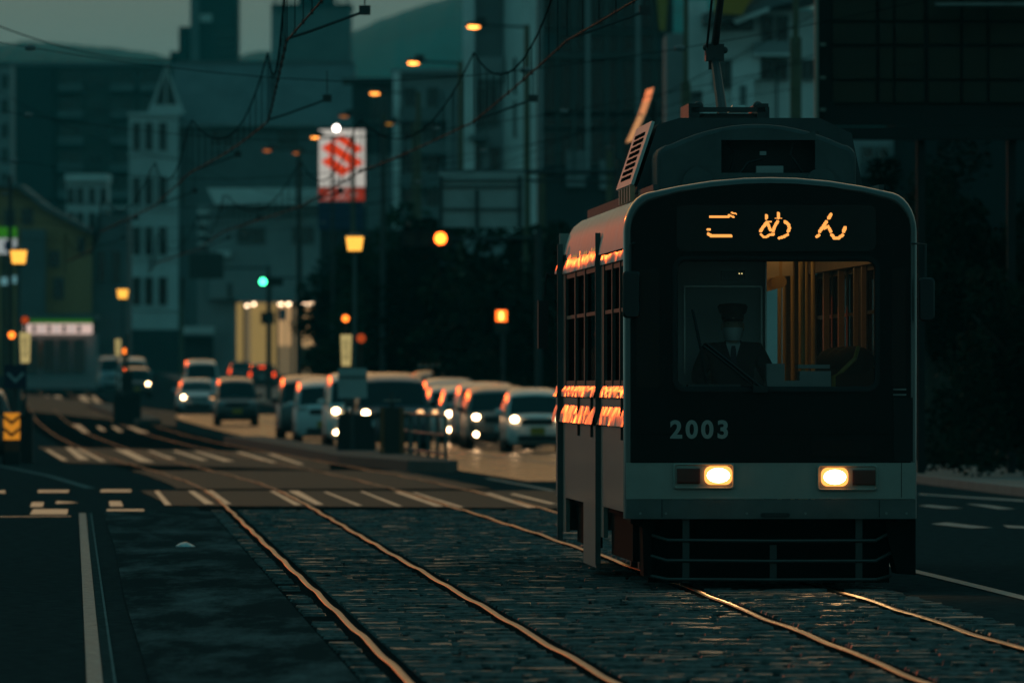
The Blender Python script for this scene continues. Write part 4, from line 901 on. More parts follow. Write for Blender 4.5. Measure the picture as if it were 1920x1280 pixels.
# ================================================================== road signs seen from behind, gantries
gm = mat('sign_back_grey', (.40, .42, .41), .55, var=.12, scale=2)
def pole_thing(name, label, cat, u, d, vtop, r, group=None, m=None, vbase=None):
    t = thing(name, label, cat, (X(u, d), d, gz(d)), 0, group); h = EYE - gz(d) + (HZ - vtop) * d / F
    b = MB(); b.cyl((0, 0, -.1), (0, 0, h), r, r * .75, 10); b.build('pole', m or polem, t, smooth=40); return t, h
B = Bld('gantry_sign', 'large direction sign seen from behind on a horizontal gantry arm', 905, 285, 0, 'road sign')
B.box('panel', gm, 822, 984, 322, 426, 0, .05)
for v in (338, 350, 392): B.box('stiffener', mat('sign_rib', (.10, .11, .105), .5), 826, 980, v - 2, v + 2, -.06, -.003)
for u in (826, 894, 974): B.box('bracket', mat('sign_rib2', (.05, .055, .052), .5), u - 3, u + 4, 330 if u != 894 else 356, 426, -.09, -.06)
b = MB(); z = B.z(322); b.cyl((B.x(818), .15, z), (B.x(1170), .15, z), .06); b.cyl((B.x(1165), .15, -.1), (B.x(1165), .15, z + .3), .13); b.cyl((B.x(984), .15, B.z(338)), (B.x(1165), .15, B.z(342)), .035); b.build('gantry_arm', darksteel, B.t)
# traffic signals: a horizontal head of three lenses
vis = mat('signal_black', (.015, .017, .017), .5)
def signal(label, u, d, v, lit, lensu=None, arm=None, group=None):
    k = d / F; z = EYE - gz(d) + (HZ - v) * k
    t = thing('traffic_signal', label, 'traffic light', (X(u, d), d, gz(d)), 0, group)
    off = {'red': -.38, 'yellow': 0, 'green': .38}[lit]      # the lit lens sits under the given pixel
    cx = off
    b = MB(); b.bbox(cx - .62, cx + .62, 0, .16, z - .2, z + .2); b.build('signal_head', vis, t)
    for i, nm in enumerate(('green', 'yellow', 'red')):
        x = cx + (i - 1) * .38
        b = MB(); b.cyl((x, -.03, z), (x, 0, z), .15, n=16)
        b.build('lens', {'red': red_lens, 'green': green_lens}[nm] if nm == lit else mat('dark_lens_' + nm, (.03, .03, .02), .3), t)
        h = MB(); h.loft([[(x + .17 * math.cos(a), y, z + .17 * math.sin(a)) for a in [R(-20 + 220 * q_ / 12) for q_ in range(13)]] for y in (0, -.2)], closed=False); h.build('hood', vis, t)
    if arm is not None:
        ax = (arm - u) * k; b = MB(); b.cyl((cx, .1, z), (ax, .1, z + .02), .04); b.cyl((ax, .1, -.1), (ax, .1, z + .25), .09); b.build('mast', darksteel, t)
    return t
signal('traffic signal showing red on an arm below the gantry sign', 826, 290, 447, 'red', arm=1010)
sg = signal('traffic signal showing green on the mast by the lit shop', 493, 560, 528, 'green', arm=506)
t, h = pole_thing('sign_mast', 'dark mast with arm carrying a direction sign beside the green signal', 'road sign', 503, 565, 498, .12, m=darksteel)
k = 565 / F; b = MB(); b.cyl((0, 0, h - .1), (-83 * k, 0, h - .12), .05); b.cyl((0, 0, h - .6), (95 * k, 0, h - .6), .04); b.build('arm', darksteel, t)
b = MB(); b.bbox(-148 * k, -84 * k, -.05, .05, h - .65, h + .62); b.build('sign_board', mat('dark_sign_back', (.05, .055, .05), .6), t)
b = MB(); b.bbox(-14 * k, 12 * k, -.18, -.05, h - 2.9, h - 2.3); b.build('signal_box', vis, t)
# pedestrian signal
def ped(label, u, d, v, m, vbase_h=0):
    k = d / F; z = EYE - gz(d) + (HZ - v) * k; t = thing('pedestrian_signal', label, 'traffic light', (X(u, d), d, gz(d)))
    b = MB(); b.bbox(-.19, .19, 0, .16, z - .48, z + .2); b.build('signal_head', vis, t)
    b = MB(); b.bbox(-.14, .14, -.02, 0, z - .14, z + .14); f_ = b.build('red_face', m, t)
    b = MB(); b.ball((0, -.03, z + .085), (.035, .012, .035), 8, 5); b.bbox(-.045, .045, -.035, -.021, z - .02, z + .05); b.bbox(-.04, -.008, -.035, -.021, z - .12, z - .02); b.bbox(.008, .04, -.035, -.021, z - .12, z - .02); b.build('standing_figure', emit('signal_figure', (1, .6, .12), 4), f_)
    b = MB(); b.bbox(-.14, .14, -.02, 0, z - .42, z - .18); b.build('green_face', mat('dark_lens_green', (.03, .03, .02), .3), t)
    b = MB(); b.cyl((.05, .08, -.1), (.05, .08, z - .4), .05); b.build('pole', darksteel, t); return t
ped('pedestrian signal with red standing figure in front of the dark trees', 940, 300, 592, emit('ped_red', (1, .14, .012), 3.5))
# ================================================================== dealership sign tower
B = Bld('dealership_sign', 'white lit car dealer sign tower with red S emblem above a red band', 640, 520, 0, 'sign')
wp_ = emit('sign_white', (.46, .43, .38), .95)
B.box('white_panel', wp_, 598, 684, 243, 350, 0, .5); B.box('red_panel', emit('sign_red_band', (.30, .025, .01), .8), 597, 683, 352, 376, -.02, .5)
B.box('blue_panel', mat('sign_blue', (.02, .05, .11), .5), 597, 681, 378, 432, 0, .5); B.box('sign_post', darksteel, 612, 622, 432, 705, .1, .4, to_ground=True); B.box('sign_post', darksteel, 660, 670, 432, 705, .1, .4, to_ground=True)
red_e = emit('emblem_red', (.62, .040, .008), 1.0)
b = MB(); b.prism([(B.x(u), B.z(v)) for u, v in ((641, 253), (682, 279), (663, 291), (682, 305), (641, 331), (602, 303), (621, 291), (602, 277))], -.08, -.003)
em = b.build('s_emblem', red_e, B.t)
for (u0, v0), (u1, v1) in (((629, 264), (661, 286)), ((624, 290), (652, 310))):
    b = MB(); b.prism([(B.x(u0 - 3), B.z(v0 + 4)), (B.x(u0 + 4), B.z(v0)), (B.x(u1 + 4), B.z(v1)), (B.x(u1 - 3), B.z(v1 + 4))], -.1, -.081); b.build('white_slash', wp_, em)
def text_on(B, s, u, v, hpx, m, y, parent, name):
    c = bpy.data.curves.new(name, 'FONT'); c.body = s; c.size = hpx * B.k * 1.35; c.align_x = 'CENTER'; c.extrude = .01; c.offset = .008; o = bpy.data.objects.new(name, c); col.objects.link(o)
    dg = bpy.context.evaluated_depsgraph_get(); me = bpy.data.meshes.new_from_object(o.evaluated_get(dg)); bpy.data.objects.remove(o); me.materials.clear(); me.materials.append(m)
    ob = link(name, me, parent); ob.rotation_euler = (R(90), 0, 0); ob.location = (B.x(u), y, B.z(v)); return ob
text_on(B, 'SUZUKI', 641, 345, 9, mat('sign_dark_blue', (.01, .03, .12), .5), -.02, B.t, 'sign_lettering')
text_on(B, 'スズキ', 640, 373, 16, emit('letter_white', (.5, .45, .4), .5), -.04, B.t, 'sign_lettering')
b = MB(); b.ball((B.x(631), -.5, B.z(241)), .13, 10, 7); b.build('floodlight', emit('floodlight', (1, .9, .8), 12), B.t, smooth=True)
# convenience totem at the left edge
B = Bld('totem_sign', 'green and white lit shop sign at the left edge above the lamp', 12, 560, 0, 'sign')
B.box('green_panel', emit('green_panel', (.05, .33, .01), .4), -30, 31, 426, 446, 0, .4); wt = B.box('white_panel', emit('white_panel', (.5, .55, .55), .55), -30, 31, 447, 476, 0, .4)
B.box('lettering', mat('sign_blue2', (.02, .06, .25), .5), 8, 24, 452, 470, -.04, 0, parent=wt); B.box('sign_post', darksteel, 4, 12, 476, 705, .1, .3, to_ground=True)
for u, v in ((8, 527), (25, 524)): B.box('small_lamp_box', emit('cool_sign', (.15, .35, .38), .6), u - 6, u + 6, v - 7, v + 7, -.1, .1)
# ================================================================== street lamps, poles, wires
def street_lamp(label, lu, lv, pu, d, glowm, vtop=None, group='sodium street lamps along the right kerb'):
    k = d / F; z = EYE - gz(d) + (HZ - lv) * k; px = (pu - lu) * k
    t = thing('street_lamp', label, 'street lamp', (X(pu, d), d, gz(d)), 0, group)
    b = MB(); b.cyl((0, 0, -.1), (0, 0, z + .05), .13, .08, 10); b.build('pole', polem, t, smooth=40)
    b = MB(); b.tube([(0, 0, z - .02), (-px * .5, 0, z + .02), (-px + .28 * (1 if px > 0 else -1), 0, z + .06)], .035); b.build('arm', darksteel, t)
    s_ = 1 if px > 0 else -1
    b = MB(); b.ball((-px + .10 * s_, 0, z + .07), (.36, .16, .09), 12, 6); b.box((-px + .2 * s_, 0, z + .2), (.3, .16, .12)); b.build('lamp_head', darksteel, t, smooth=50)
    b = MB(); b.ball((-px, -.04, z - .015), (.19, .11, .055), 12, 6); b.build('lamp_glass', glowm, t, smooth=True)
    return t
street_lamp('nearest sodium street lamp lit orange, right of the hill', 888, 50, 988, 330, lamp_orange)
street_lamp('second sodium street lamp lit orange, left of the nearest one', 775, 118, 864, 372, lamp_orange)
street_lamp('third sodium street lamp lit orange above the dark annex', 703, 175, 785, 412, emit('sodium_lamp2', (1, .32, .05), 4))
street_lamp('faint sodium street lamp just above the dealer sign', 645, 218, 720, 450, emit('sodium_lamp3', (.9, .3, .08), .35))
street_lamp('sodium street lamp overlapping the left edge of the dealer sign', 591, 258, 662, 490, emit('sodium_lamp2', (1, .32, .05), 4))
street_lamp('far small sodium street lamp over the gabled building, left of the pair', 501, 282, 562, 525, emit('sodium_lamp4', (.8, .2, .04), .7))
street_lamp('far small sodium street lamp over the gabled building, right of the pair', 557, 287, 622, 540, emit('sodium_lamp4', (.8, .2, .04), .7))
street_lamp('faint yellow street lamp right of the dealer sign', 729, 232, 776, 470, emit('sodium_lamp5', (.7, .3, .03), .5))
# plain poles
def pole(label, u, d, vtop, r, m=polem, step=None):
    t, h = pole_thing('utility_pole', label, 'pole', u, d, vtop, r, m=m)
    if step: 
        b = MB(); b.cyl((0, 0, 0), (0, 0, EYE + (HZ - step) * d / F), r * 1.45, r * 1.45, 12); b.build('pole_sleeve', m, t, smooth=40)
    return t
pole('thick olive steel pole right of the white house door', 1492, 240, -40, .085, step=70)
pole('olive steel pole left of the current collector', 1286, 260, -40, .075, step=155)
pole('dark pole in front of the shop and blue banner', 560, 500, 290, .12, darksteel)
pole('thin dark pole left of the lit dealer emblem', 624, 440, 255, .07, darksteel)
pole('dark pole between dealer sign and balcony block', 718, 400, 225, .10, darksteel)
pole('dark pole at the left edge beside the lantern', 19, 420, 330, .10, darksteel)
pole('thin pole left of the flat-roofed building', 340, 620, 560, .10, polem)
# overhead line: contact and messenger wires with droppers over each track
def wire(name, label, pts, r, m, group=None, cat='cable', n=5):
    b = MB(); b.tube(pts, r, n); o = b.build(name, m, smooth=True); tag(o, label, cat, group); return o
SUP = [46, 83, 120, 157, 195, 232, 270, 308, 346, 384]
def zig(i): return .18 if i % 2 else -.18
def line(cf, side):
    t = thing('overhead_line', 'tram overhead line with sagging messenger and droppers above the ' + side, 'overhead wire')
    con = []; mes = []; dr = MB(); cl_ = MB()
    d = SUP[0]
    while d <= SUP[-1]:
        i = max(j for j in range(len(SUP)) if SUP[j] <= d + 1e-6); i = min(i, len(SUP) - 2); s_ = (d - SUP[i]) / (SUP[i + 1] - SUP[i])
        x = cf(d) + zig(i) * (1 - s_) + zig(i + 1) * s_
        zc = 5.2 + gz(d); zm = 5.2 + .95 - .72 * 4 * s_ * (1 - s_) + gz(d)
        con.append((x, d, zc)); mes.append((x, d, zm))
        d += (SUP[1] - SUP[0]) / 12
    for a, c in list(zip(con, mes))[::1]:
        dr.cyl(a, c, .005, n=4, cap=False)
        cl_.box(a, (.03, .05, .05))
    b = MB(); b.tube(con, .010, 6); b.build('contact_wire', copper, t, smooth=True)
    b = MB(); b.tube(mes, .011, 6); b.build('messenger_wire', cable, t, smooth=True)
    tag(dr.build('dropper_wires', cable, t), kind='stuff'); tag(cl_.build('wire_clips', darksteel, t), kind='stuff')
    return con
CA = line(CL, 'left track'); CB = line(CR, 'right track')
ins = mat('porcelain_insulator', (.16, .17, .17), .35)
words = ['nearest', 'second', 'third', 'fourth', 'fifth', 'sixth', 'seventh', 'eighth']
for i, d in enumerate(SUP[2:9]):
    xl, xr = CL(d) - 9.5, KR(d) + 1.0; zl, zr = 7.6 + gz(d), 7.4 + gz(d); zm_ = 5.75 + gz(d)
    t = thing('span_wire', words[i] + ' span wire slung across the street with insulators', 'overhead wire', (0, 0, 0), 0, 'span wires carrying the overhead line')
    mid = (CL(d) + CR(d)) / 2; pts = []
    for k in range(25):
        s_ = k / 24; x = xl + (xr - xl) * s_; q_ = (x - mid) / ((xr - xl) / 2); pts.append((x, d, zm_ + (zl - zm_) * min(1, abs(q_)) ** 1.6))
    b = MB(); b.tube(pts, .006, 5); b.build('cable', cable, t, smooth=True)
    for s_ in (.22, .30, .62, .72):
        k = s_ * 24; p = Vector(pts[int(k)]); p2 = Vector(pts[int(k) + 1]); c = p.lerp(p2, k % 1); b = MB(); b.cyl(c - Vector((.07, 0, 0)), c + Vector((.07, 0, 0)), .035, n=8); b.ball(c, (.06, .045, .045), 8, 5); b.build('insulator', ins, t)
    for cf in (CL, CR):
        x = cf(d) + zig(SUP.index(d)); b = MB(); b.tube([(x, d, 5.22 + gz(d)), (x + .25, d, 5.3 + gz(d)), (x + .80, d, 5.5 + gz(d))], .017, 6); b.box((x + .82, d, 5.52 + gz(d)), (.12, .05, .10)); b.cyl((x + .82, d, 5.5 + gz(d)), (x + .82, d, 5.9 + gz(d)), .008, n=5); b.build('steady_arm', darksteel, t)
    if i > 0:
        for nm, x, zz_ in (('left', xl, zl), ('right', xr, zr)):
            if nm == 'right' and i < 4: continue
            pt = thing('line_mast', words[i] + ' steel mast holding the span wire on the ' + nm + ' side of the street', 'pole', (x, d, gz(d)), 0, 'masts holding the span wires')
            b = MB(); b.cyl((0, 0, -.1), (0, 0, zz_ - gz(d) + .5), .13, .09, 10); b.build('pole', polem, pt, smooth=40); b = MB(); b.ball((0, 0, zz_ - gz(d) + .5), .1, 8, 5); b.build('pole_cap', darksteel, pt)
# power cables high on the right and left
def sag(a, b_, s_, n=20): a = Vector(a); b_ = Vector(b_); return [a.lerp(b_, i / n) - Vector((0, 0, 4 * s_ * (i / n) * (1 - i / n))) for i in range(n + 1)]
for lab, a, b_, s_ in (('thin cable crossing the upper left sky with two joints', P(-60, 26, 150), P(330, 112, 210), .2), ('cable sloping in front of the glass office, upper of two', P(660, 390, 330), P(1540, 20, 230), .5), ('cable sloping in front of the glass office, lower of two', P(700, 330, 330), P(1560, 90, 230), .35),
                       ('cable over the ochre building roof at left', P(-20, 160, 330), P(340, 300, 420), .4), ('low cable in front of the gabled building', P(350, 300, 420), P(700, 380, 380), .5), ('level cable past the dealer emblem top', P(150, 200, 400), P(900, 262, 400), .3)):
    wire('power_cable', lab, sag(a, b_, s_), .009, cable)
o = MB()
for p in (P(152, 72, 176), P(228, 91, 190)): pass
# ================================================================== tram stop lantern posts with sign boxes
def lantern(label, u, d, v, group='lantern posts at the tram stops'):
    k = d / F; z = EYE - gz(d) + (HZ - v) * k; t = thing('lantern_post', label, 'street lamp', (X(u, d), d, gz(d)), 0, group)
    b = MB(); b.cyl((0, 0, -.1), (0, 0, z - .2), .055, .045, 10); b.build('pole', mat('teal_post', (.07, .10, .10), .5), t, smooth=40)
    b = MB(); b.cyl((0, 0, z - .17), (0, 0, z + .17), .165, .215, 6); b.build('lantern', lantern_m, t)
    b = MB(); b.cyl((0, 0, z + .17), (0, 0, z + .20), .24, .2, 6); b.cyl((0, 0, z + .20), (0, 0, z + .28), .2, .04, 6); b.build('lantern_cap', darksteel, t)
    b = MB(); b.cyl((0, 0, z - .22), (0, 0, z - .17), .12, .17, 6); b.build('lantern_base', darksteel, t)
    return t, z
def stop_sign(label, u, d, v0, v1, text, group='lit vertical tram stop signs'):
    k = d / F; z0 = EYE - gz(d) + (HZ - v1) * k; z1 = EYE - gz(d) + (HZ - v0) * k; h = z1 - z0; w_ = h * .36
    t = thing('stop_sign', label, 'sign', (X(u, d), d, gz(d)), 0, group)
    b = MB(); b.prism([(-w_ * .40, z0), (w_ * .40, z0), (w_ / 2, z1), (-w_ / 2, z1)], 0, .12); f_ = b.build('sign_box', emit('stop_sign_glow', (.55, .42, .16), .75), t)
    c = bpy.data.curves.new('sign_text', 'FONT'); c.body = '\n'.join(text); c.size = h * .22; c.space_line = .95; c.align_x = 'CENTER'; c.align_y = 'CENTER'; oo = bpy.data.objects.new('sign_text', c); col.objects.link(oo)
    dg = bpy.context.evaluated_depsgraph_get(); me = bpy.data.meshes.new_from_object(oo.evaluated_get(dg)); bpy.data.objects.remove(oo); me.materials.clear(); me.materials.append(mat('sign_ink', (.03, .03, .025), .6))
    o = link('sign_text', me, f_); o.rotation_euler = (R(90), 0, 0); o.location = (0, -.006, (z0 + z1) / 2)
    b = MB(); b.cyl((0, .06, -.1), (0, .06, z0), .035); b.build('post', darksteel, t); return t
def warn_light(label, u, d, v, m, size=.09):
    k = d / F; z = EYE - gz(d) + (HZ - v) * k; t = thing('warning_light', label, 'warning light', (X(u, d), d, gz(d)), 0, 'warning lights at the tram stop islands')
    b = MB(); b.cyl((0, -.05, z), (0, .08, z), size, n=12); b.build('lens', m, t)
    b = MB(); b.cyl((0, .0, z), (0, .1, z), size * 1.25, n=12); b.cyl((0, .1, -.1), (0, .1, z), .03); b.build('housing', vis, t); return t
lantern('lit amber lantern on teal post before the dark trees', 665, 273, 457); lantern('lit amber lantern on post at the left edge', 35, 292, 482); lantern('small lit amber lantern over the distant tram stop', 230, 430, 551)
stop_sign('lit tapered tram stop sign below the lantern before the trees', 649, 271, 627, 686, 'のりば'); stop_sign('lit vertical tram stop sign below the lantern at the left edge', 47, 290, 623, 680, 'のりば'); stop_sign('small lit vertical sign at the distant tram stop', 221, 428, 636, 666, 'のりば')
warn_light('amber warning light below the lantern before the trees', 648, 272, 597, amber_dim, .085); warn_light('dim red warning light beside the lit stop sign before the trees', 677, 272, 634, red_dim, .11)
warn_light('orange warning light at the left edge beside the lit stop sign', 22, 291, 628, amber_dim, .09); warn_light('dim red warning light beside the convenience store fascia', 47, 300, 600, red_dim, .10); warn_light('orange warning light at the distant tram stop', 235, 428, 658, amber_dim, .10)
# ================================================================== tram stop islands
def island(label, pts, h=.20):
    b = MB(); n = len(pts); lo = [(x, d, gz(d) - .02) for d, x in pts]; hi = [(x, d, gz(d) + h) for d, x in pts]
    b.add(lo + hi, [tuple(range(n, 2 * n))] + [(i, (i + 1) % n, n + (i + 1) % n, n + i) for i in range(n)])
    o = b.build('platform_island', mat('dark_platform', (.06, .06, .055), .8, var=.2)); o['kind'] = 'structure'; return o
island('', [(203, -1.15), (206, -1.9), (222, -3.4), (252, -4.9), (300, -7.6), (300, -6.6), (252, -3.9), (222, -1.8), (206, -.98)])
island('', [(212, -9.9), (240, -11.1), (300, -14.4), (300, -15.4), (240, -12.2), (214, -10.4)], .22)
island('', [(395, -13.0), (430, -14.8), (520, -19.4), (520, -18.4), (430, -13.6), (396, -12.2)], .2)
# fence on the right island
t = thing('guard_fence', 'low grey railing at the near end of the tram stop island', 'railing', (0, 0, .2))
fm_ = mat('fence_steel', (.09, .10, .095), .6); posts = [(752, 232), (770, 224), (785, 219), (803, 215), (820, 211), (836, 208)]
for u, d in posts:
    b = MB(); b.cyl((X(u, d), d, -.02), (X(u, d), d, .82), .032 if u != 770 else .045, n=8); b.build('post', fm_, t, smooth=40)
for z in (.10, .45, .80):
    b = MB(); b.tube([(X(u, d), d, z) for u, d in posts], .028, 8); b.build('rail', fm_, t, smooth=40)
# bits standing on the island
def at(u, d, z=.2): return (X(u, d), d, gz(d) + z)
t = thing('notice_board', 'rectangular notice board seen from behind on the tram stop island', 'sign', at(661, 236)); k = 236 / F
b = MB(); z0, z1 = (HZ - 746) * k + EYE - .2, (HZ - 690) * k + EYE - .2; b.bbox(-27 * k, 27 * k, 0, .04, z0, z1); b.build('board', gm, t); b = MB(); b.bbox(-26 * k, 26 * k, -.02, -.002, z1 - .2, z1 - .17); b.build('batten', darksteel, t); b = MB(); b.cyl((0, .06, 0), (0, .06, z1), .035); b.build('post', darksteel, t)
t = thing('crash_block', 'dark concrete impact block at the head of the tram stop island', 'barrier', at(668, 238)); b = MB(); b.box((0, .4, .36), (.82, .8, .72), taper=.92); b.build('block', mat('black_concrete', (.025, .026, .025), .8, var=.2), t); b = MB(); b.box((0, .4, .735), (.72, .7, .03)); b.build('cap_slab', mat('black_concrete', (.025, .026, .025), .8), t)
b = MB(); b.box((.36, -.01, .56), (.07, .02, .14)); b.build('reflector', mat('white_reflector', (.4, .42, .42), .3), t)
t = thing('ticket_cabinet', 'dark brown upright cabinet with sides coloured as if lit orange beside the railing', 'cabinet', at(735, 226)); k = 226 / F
b = MB(); b.bbox(-14 * k, 14 * k, 0, .3, 0, .92); b.build('cabinet_body', mat('cabinet_dark', (.03, .028, .02), .5), t)
for s_ in (-1, 1): b = MB(); b.bbox(s_ * 18.5 * k - 4 * k, s_ * 18.5 * k + 4 * k, -.02, .32, 0, .92); b.build('side_panel', mat('orange_tint_panel', (.22, .07, .02), .5), t)  # orange light on the sides put into their colour
b = MB(); b.bbox(-16 * k, 16 * k, -.05, .3, 1.04, 1.07); b.build('top_shelf', mat('pale_metal', (.3, .29, .26), .3, metal=.5), t); b = MB(); b.cyl((0, .1, .9), (0, .1, 1.22), .04); b.build('post', darksteel, t)
# left island: arrow sign, chevron board
t = thing('direction_sign', 'square navy sign with pale downward chevron on the left island', 'road sign', at(29, 236, .2)); k = 236 / F
zc = (HZ - 706) * k + EYE - .2; b = MB(); b.bbox(-21 * k, 21 * k, 0, .03, zc - 22 * k, zc + 22 * k); f_ = b.build('plate', mat('navy_plate', (.012, .016, .045), .4), t)
b = MB(); b.prism([(-13 * k, zc + 9 * k), (-17 * k, zc + 5 * k), (0, zc - 12 * k), (17 * k, zc + 5 * k), (13 * k, zc + 9 * k), (0, zc - 4 * k)], -.006, -.002); b.build('chevron', mat('pale_sign_paint', (.35, .4, .4), .5), f_); b = MB(); b.cyl((0, .05, 0), (0, .05, zc), .04); b.build('post', darksteel, t)
t = thing('chevron_board', 'orange lit marker board with black chevrons on the left island', 'marker', at(22, 222, .0)); k = 222 / F
zc = EYE; oz = lambda v: EYE + (HZ - v) * k
b = MB(); b.bbox(-15 * k, 15 * k, 0, .06, oz(824), oz(774)); f_ = b.build('board', emit('marker_orange', (.85, .30, .02), .62), t)
for v in (777, 800, 822):
    b = MB(); b.prism([(-15 * k, oz(v)), (0, oz(v + 12)), (15 * k, oz(v)), (15 * k, oz(v + 7)), (0, oz(v + 19) if v < 815 else oz(v + 12)), (-15 * k, oz(v + 7))] if v < 815 else [(-15 * k, oz(824)), (15 * k, oz(824)), (15 * k, oz(826)), (-15 * k, oz(826))], -.012, -.002); b.build('black_chevron', black, f_)
b = MB(); b.bbox(-14 * k, 14 * k, 0, .08, oz(846), oz(827)); b.build('base_board', mat('dark_red_board', (.16, .04, .02), .6), t)
b = MB(); b.bbox(-15 * k, 15 * k, .0, .3, -.02, oz(847)); b.build('footing', mat('black_concrete', (.025, .026, .025), .8), t)
t = thing('crash_block', 'dark impact block behind the orange chevron board', 'barrier', at(45, 228, 0)); b = MB(); b.box((0, .3, .5), (.34, .6, 1.02), taper=.95); b.build('block', mat('black_concrete', (.025, .026, .025), .8), t)
t = thing('crash_block', 'dark impact block with sign at the distant tram stop', 'barrier', at(238, 402, 0)); b = MB(); b.box((0, .3, .5), (1.0, .6, 1.1), taper=.95); b.build('block', mat('black_concrete', (.025, .026, .025), .8), t); b = MB(); b.bbox(-.2, .2, -.1, 0, 1.2, 1.9); b.build('sign_plate', vis, t)
b = MB(); b.cyl((0, .1, 1.0), (0, .1, 3.2), .05); b.build('post', darksteel, t)
# curved strip left of the tram roof, tinted and tilted to mirror the sunset
t = thing('curved_strip', 'curved strip tinted peach as if sunlit, rising left of the tram roof', 'sign', (X(1200, 230), 230, gz(230))); k = 230 / F
b = MB(); rings = []
for v, u in ((266, 1180), (240, 1192), (215, 1203), (190, 1212), (166, 1219)):
    z = EYE + (HZ - v) * k; x = (u - 1200) * k; rings.append([(x + .065, -.7, z), (x - .065, 1.1, z), (x - .045, 1.1, z), (x + .085, -.7, z)])
b.loft(rings, True); b.build('strip', mat('peach_tinted_metal', (.8, .62, .48), .36, metal=1), t)
b = MB(); b.cyl((.3, .3, -.1), (.3, .3, EYE + (HZ - 190) * k), .06); b.cyl((.3, .3, EYE + (HZ - 215) * k), (.0, .2, EYE + (HZ - 215) * k), .03); b.build('post', darksteel, t)
# ================================================================== trees
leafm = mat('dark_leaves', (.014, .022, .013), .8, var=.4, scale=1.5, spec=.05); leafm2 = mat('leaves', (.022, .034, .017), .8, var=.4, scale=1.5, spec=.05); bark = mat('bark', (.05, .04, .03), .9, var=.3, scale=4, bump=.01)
def crown_mesh(seed, n, rx, rz_, leaf):
    r2 = random.Random(seed); b = MB(); cl_ = [(Vector((r2.gauss(0, .45) * rx, r2.gauss(0, .45) * rx, r2.gauss(0, .45) * rz_)), r2.uniform(.25, .5)) for _ in range(26)]
    for i in range(n):
        c, rr_ = cl_[i % len(cl_)]; v = Vector((r2.gauss(0, 1), r2.gauss(0, 1), r2.gauss(0, 1))).normalized() * rr_ * r2.uniform(.55, 1.05)
        p = c + Vector((v.x * rx, v.y * rx, v.z * rz_ * .8)); a = Vector((r2.gauss(0, 1), r2.gauss(0, 1), r2.gauss(0, .6))).normalized(); q_ = a.orthogonal().normalized(); s_ = leaf * r2.uniform(.6, 1.3)
        b.add([p - a * s_, p + q_ * s_ * .45, p + a * s_, p - q_ * s_ * .45], [(0, 1, 2, 3)])
    me = bpy.data.meshes.new('crown'); me.from_pydata(b.v, [], b.f); me.materials.append(leafm if seed % 2 else leafm2); return me
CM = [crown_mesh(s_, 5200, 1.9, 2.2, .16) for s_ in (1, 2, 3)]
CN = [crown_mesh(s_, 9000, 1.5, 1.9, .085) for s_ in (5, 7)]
def tree(label, u, d, vtop, cm, sc_=1.0, rz=0, group='street trees behind the queue of cars', hs=1.0):
    k = d / F; top = EYE - gz(d) + (HZ - vtop) * k; hc = 2.2 * sc_ * hs * 1.25; zc = top - hc
    t = thing('street_tree', label, 'tree', (X(u, d), d, gz(d)), rz, group)
    b = MB(); b.tube([(0, 0, -.1), (.05, .02, zc * .5), (-.03, 0, zc), (.05, 0, zc + hc * .5)], [.17, .13, .11, .04], 8)
    r2 = random.Random(int(u))
    for q_ in range(6):
        a = r2.uniform(0, 6.28); z0 = zc * r2.uniform(.65, 1); b.tube([(0, 0, z0), (math.cos(a) * .6, math.sin(a) * .6, z0 + .7), (math.cos(a) * 1.2, math.sin(a) * 1.2, z0 + 1.2)], [.06, .04, .015], 6)
    b.build('trunk', bark, t, smooth=True)
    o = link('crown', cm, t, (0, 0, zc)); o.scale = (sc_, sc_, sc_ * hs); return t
nm = ['round dark street tree left of the lantern', 'dark street tree right behind the lantern', 'dark street tree above the van queue', 'dark street tree under the gantry sign', 'dark street tree behind the red traffic signal', 'dark street tree left of the tram', 'dark street tree close behind the tram side']
for i, (u, d, v, s_, hs) in enumerate(((640, 470, 425, 1.25, 1.0), (715, 432, 400, 1.3, 1.05), (785, 402, 388, 1.2, 1.2), (852, 378, 410, 1.2, 1.15), (925, 360, 415, 1.2, 1.15), (995, 346, 390, 1.15, 1.2), (1075, 330, 330, 1.2, 1.3))):
    tree(nm[i], u, d, v, CM[i % 3], s_, i * 1.3, hs=hs)
nr = ['dark tree with light gaps just right of the tram', 'tall dark tree filling the right edge', 'dark tree under the billboard', 'dark street tree at the far right edge']
for i, (u, d, v, s_, hs) in enumerate(((1745, 205, 330, .62, 1.5), (1850, 190, 250, .95, 1.2), (1770, 215, 262, .85, 1.0), (1935, 180, 380, .8, 1.3))):
    tree(nr[i], u, d, v, CN[i % 2], s_, i * 2.1, 'street trees right of the tram', hs)
# hedge along the right pavement and behind the cars
hb = MB(); r2 = random.Random(77)
for i in range(9000):
    d = r2.uniform(175, 420); x = KR(d) + r2.uniform(2.2, 3.2); p = Vector((x, d, gz(d) + .1 + abs(r2.gauss(0, .55)))); a = Vector((r2.gauss(0, 1), r2.gauss(0, 1), r2.gauss(0, 1))).normalized(); q_ = a.orthogonal().normalized(); s_ = .12
    hb.add([p - a * s_, p + q_ * s_ * .5, p + a * s_, p - q_ * s_ * .5], [(0, 1, 2, 3)])
me = bpy.data.meshes.new('hedge_foliage'); me.from_pydata(hb.v, [], hb.f); me.materials.append(leafm); tag(link('hedge_foliage', me), kind='stuff')
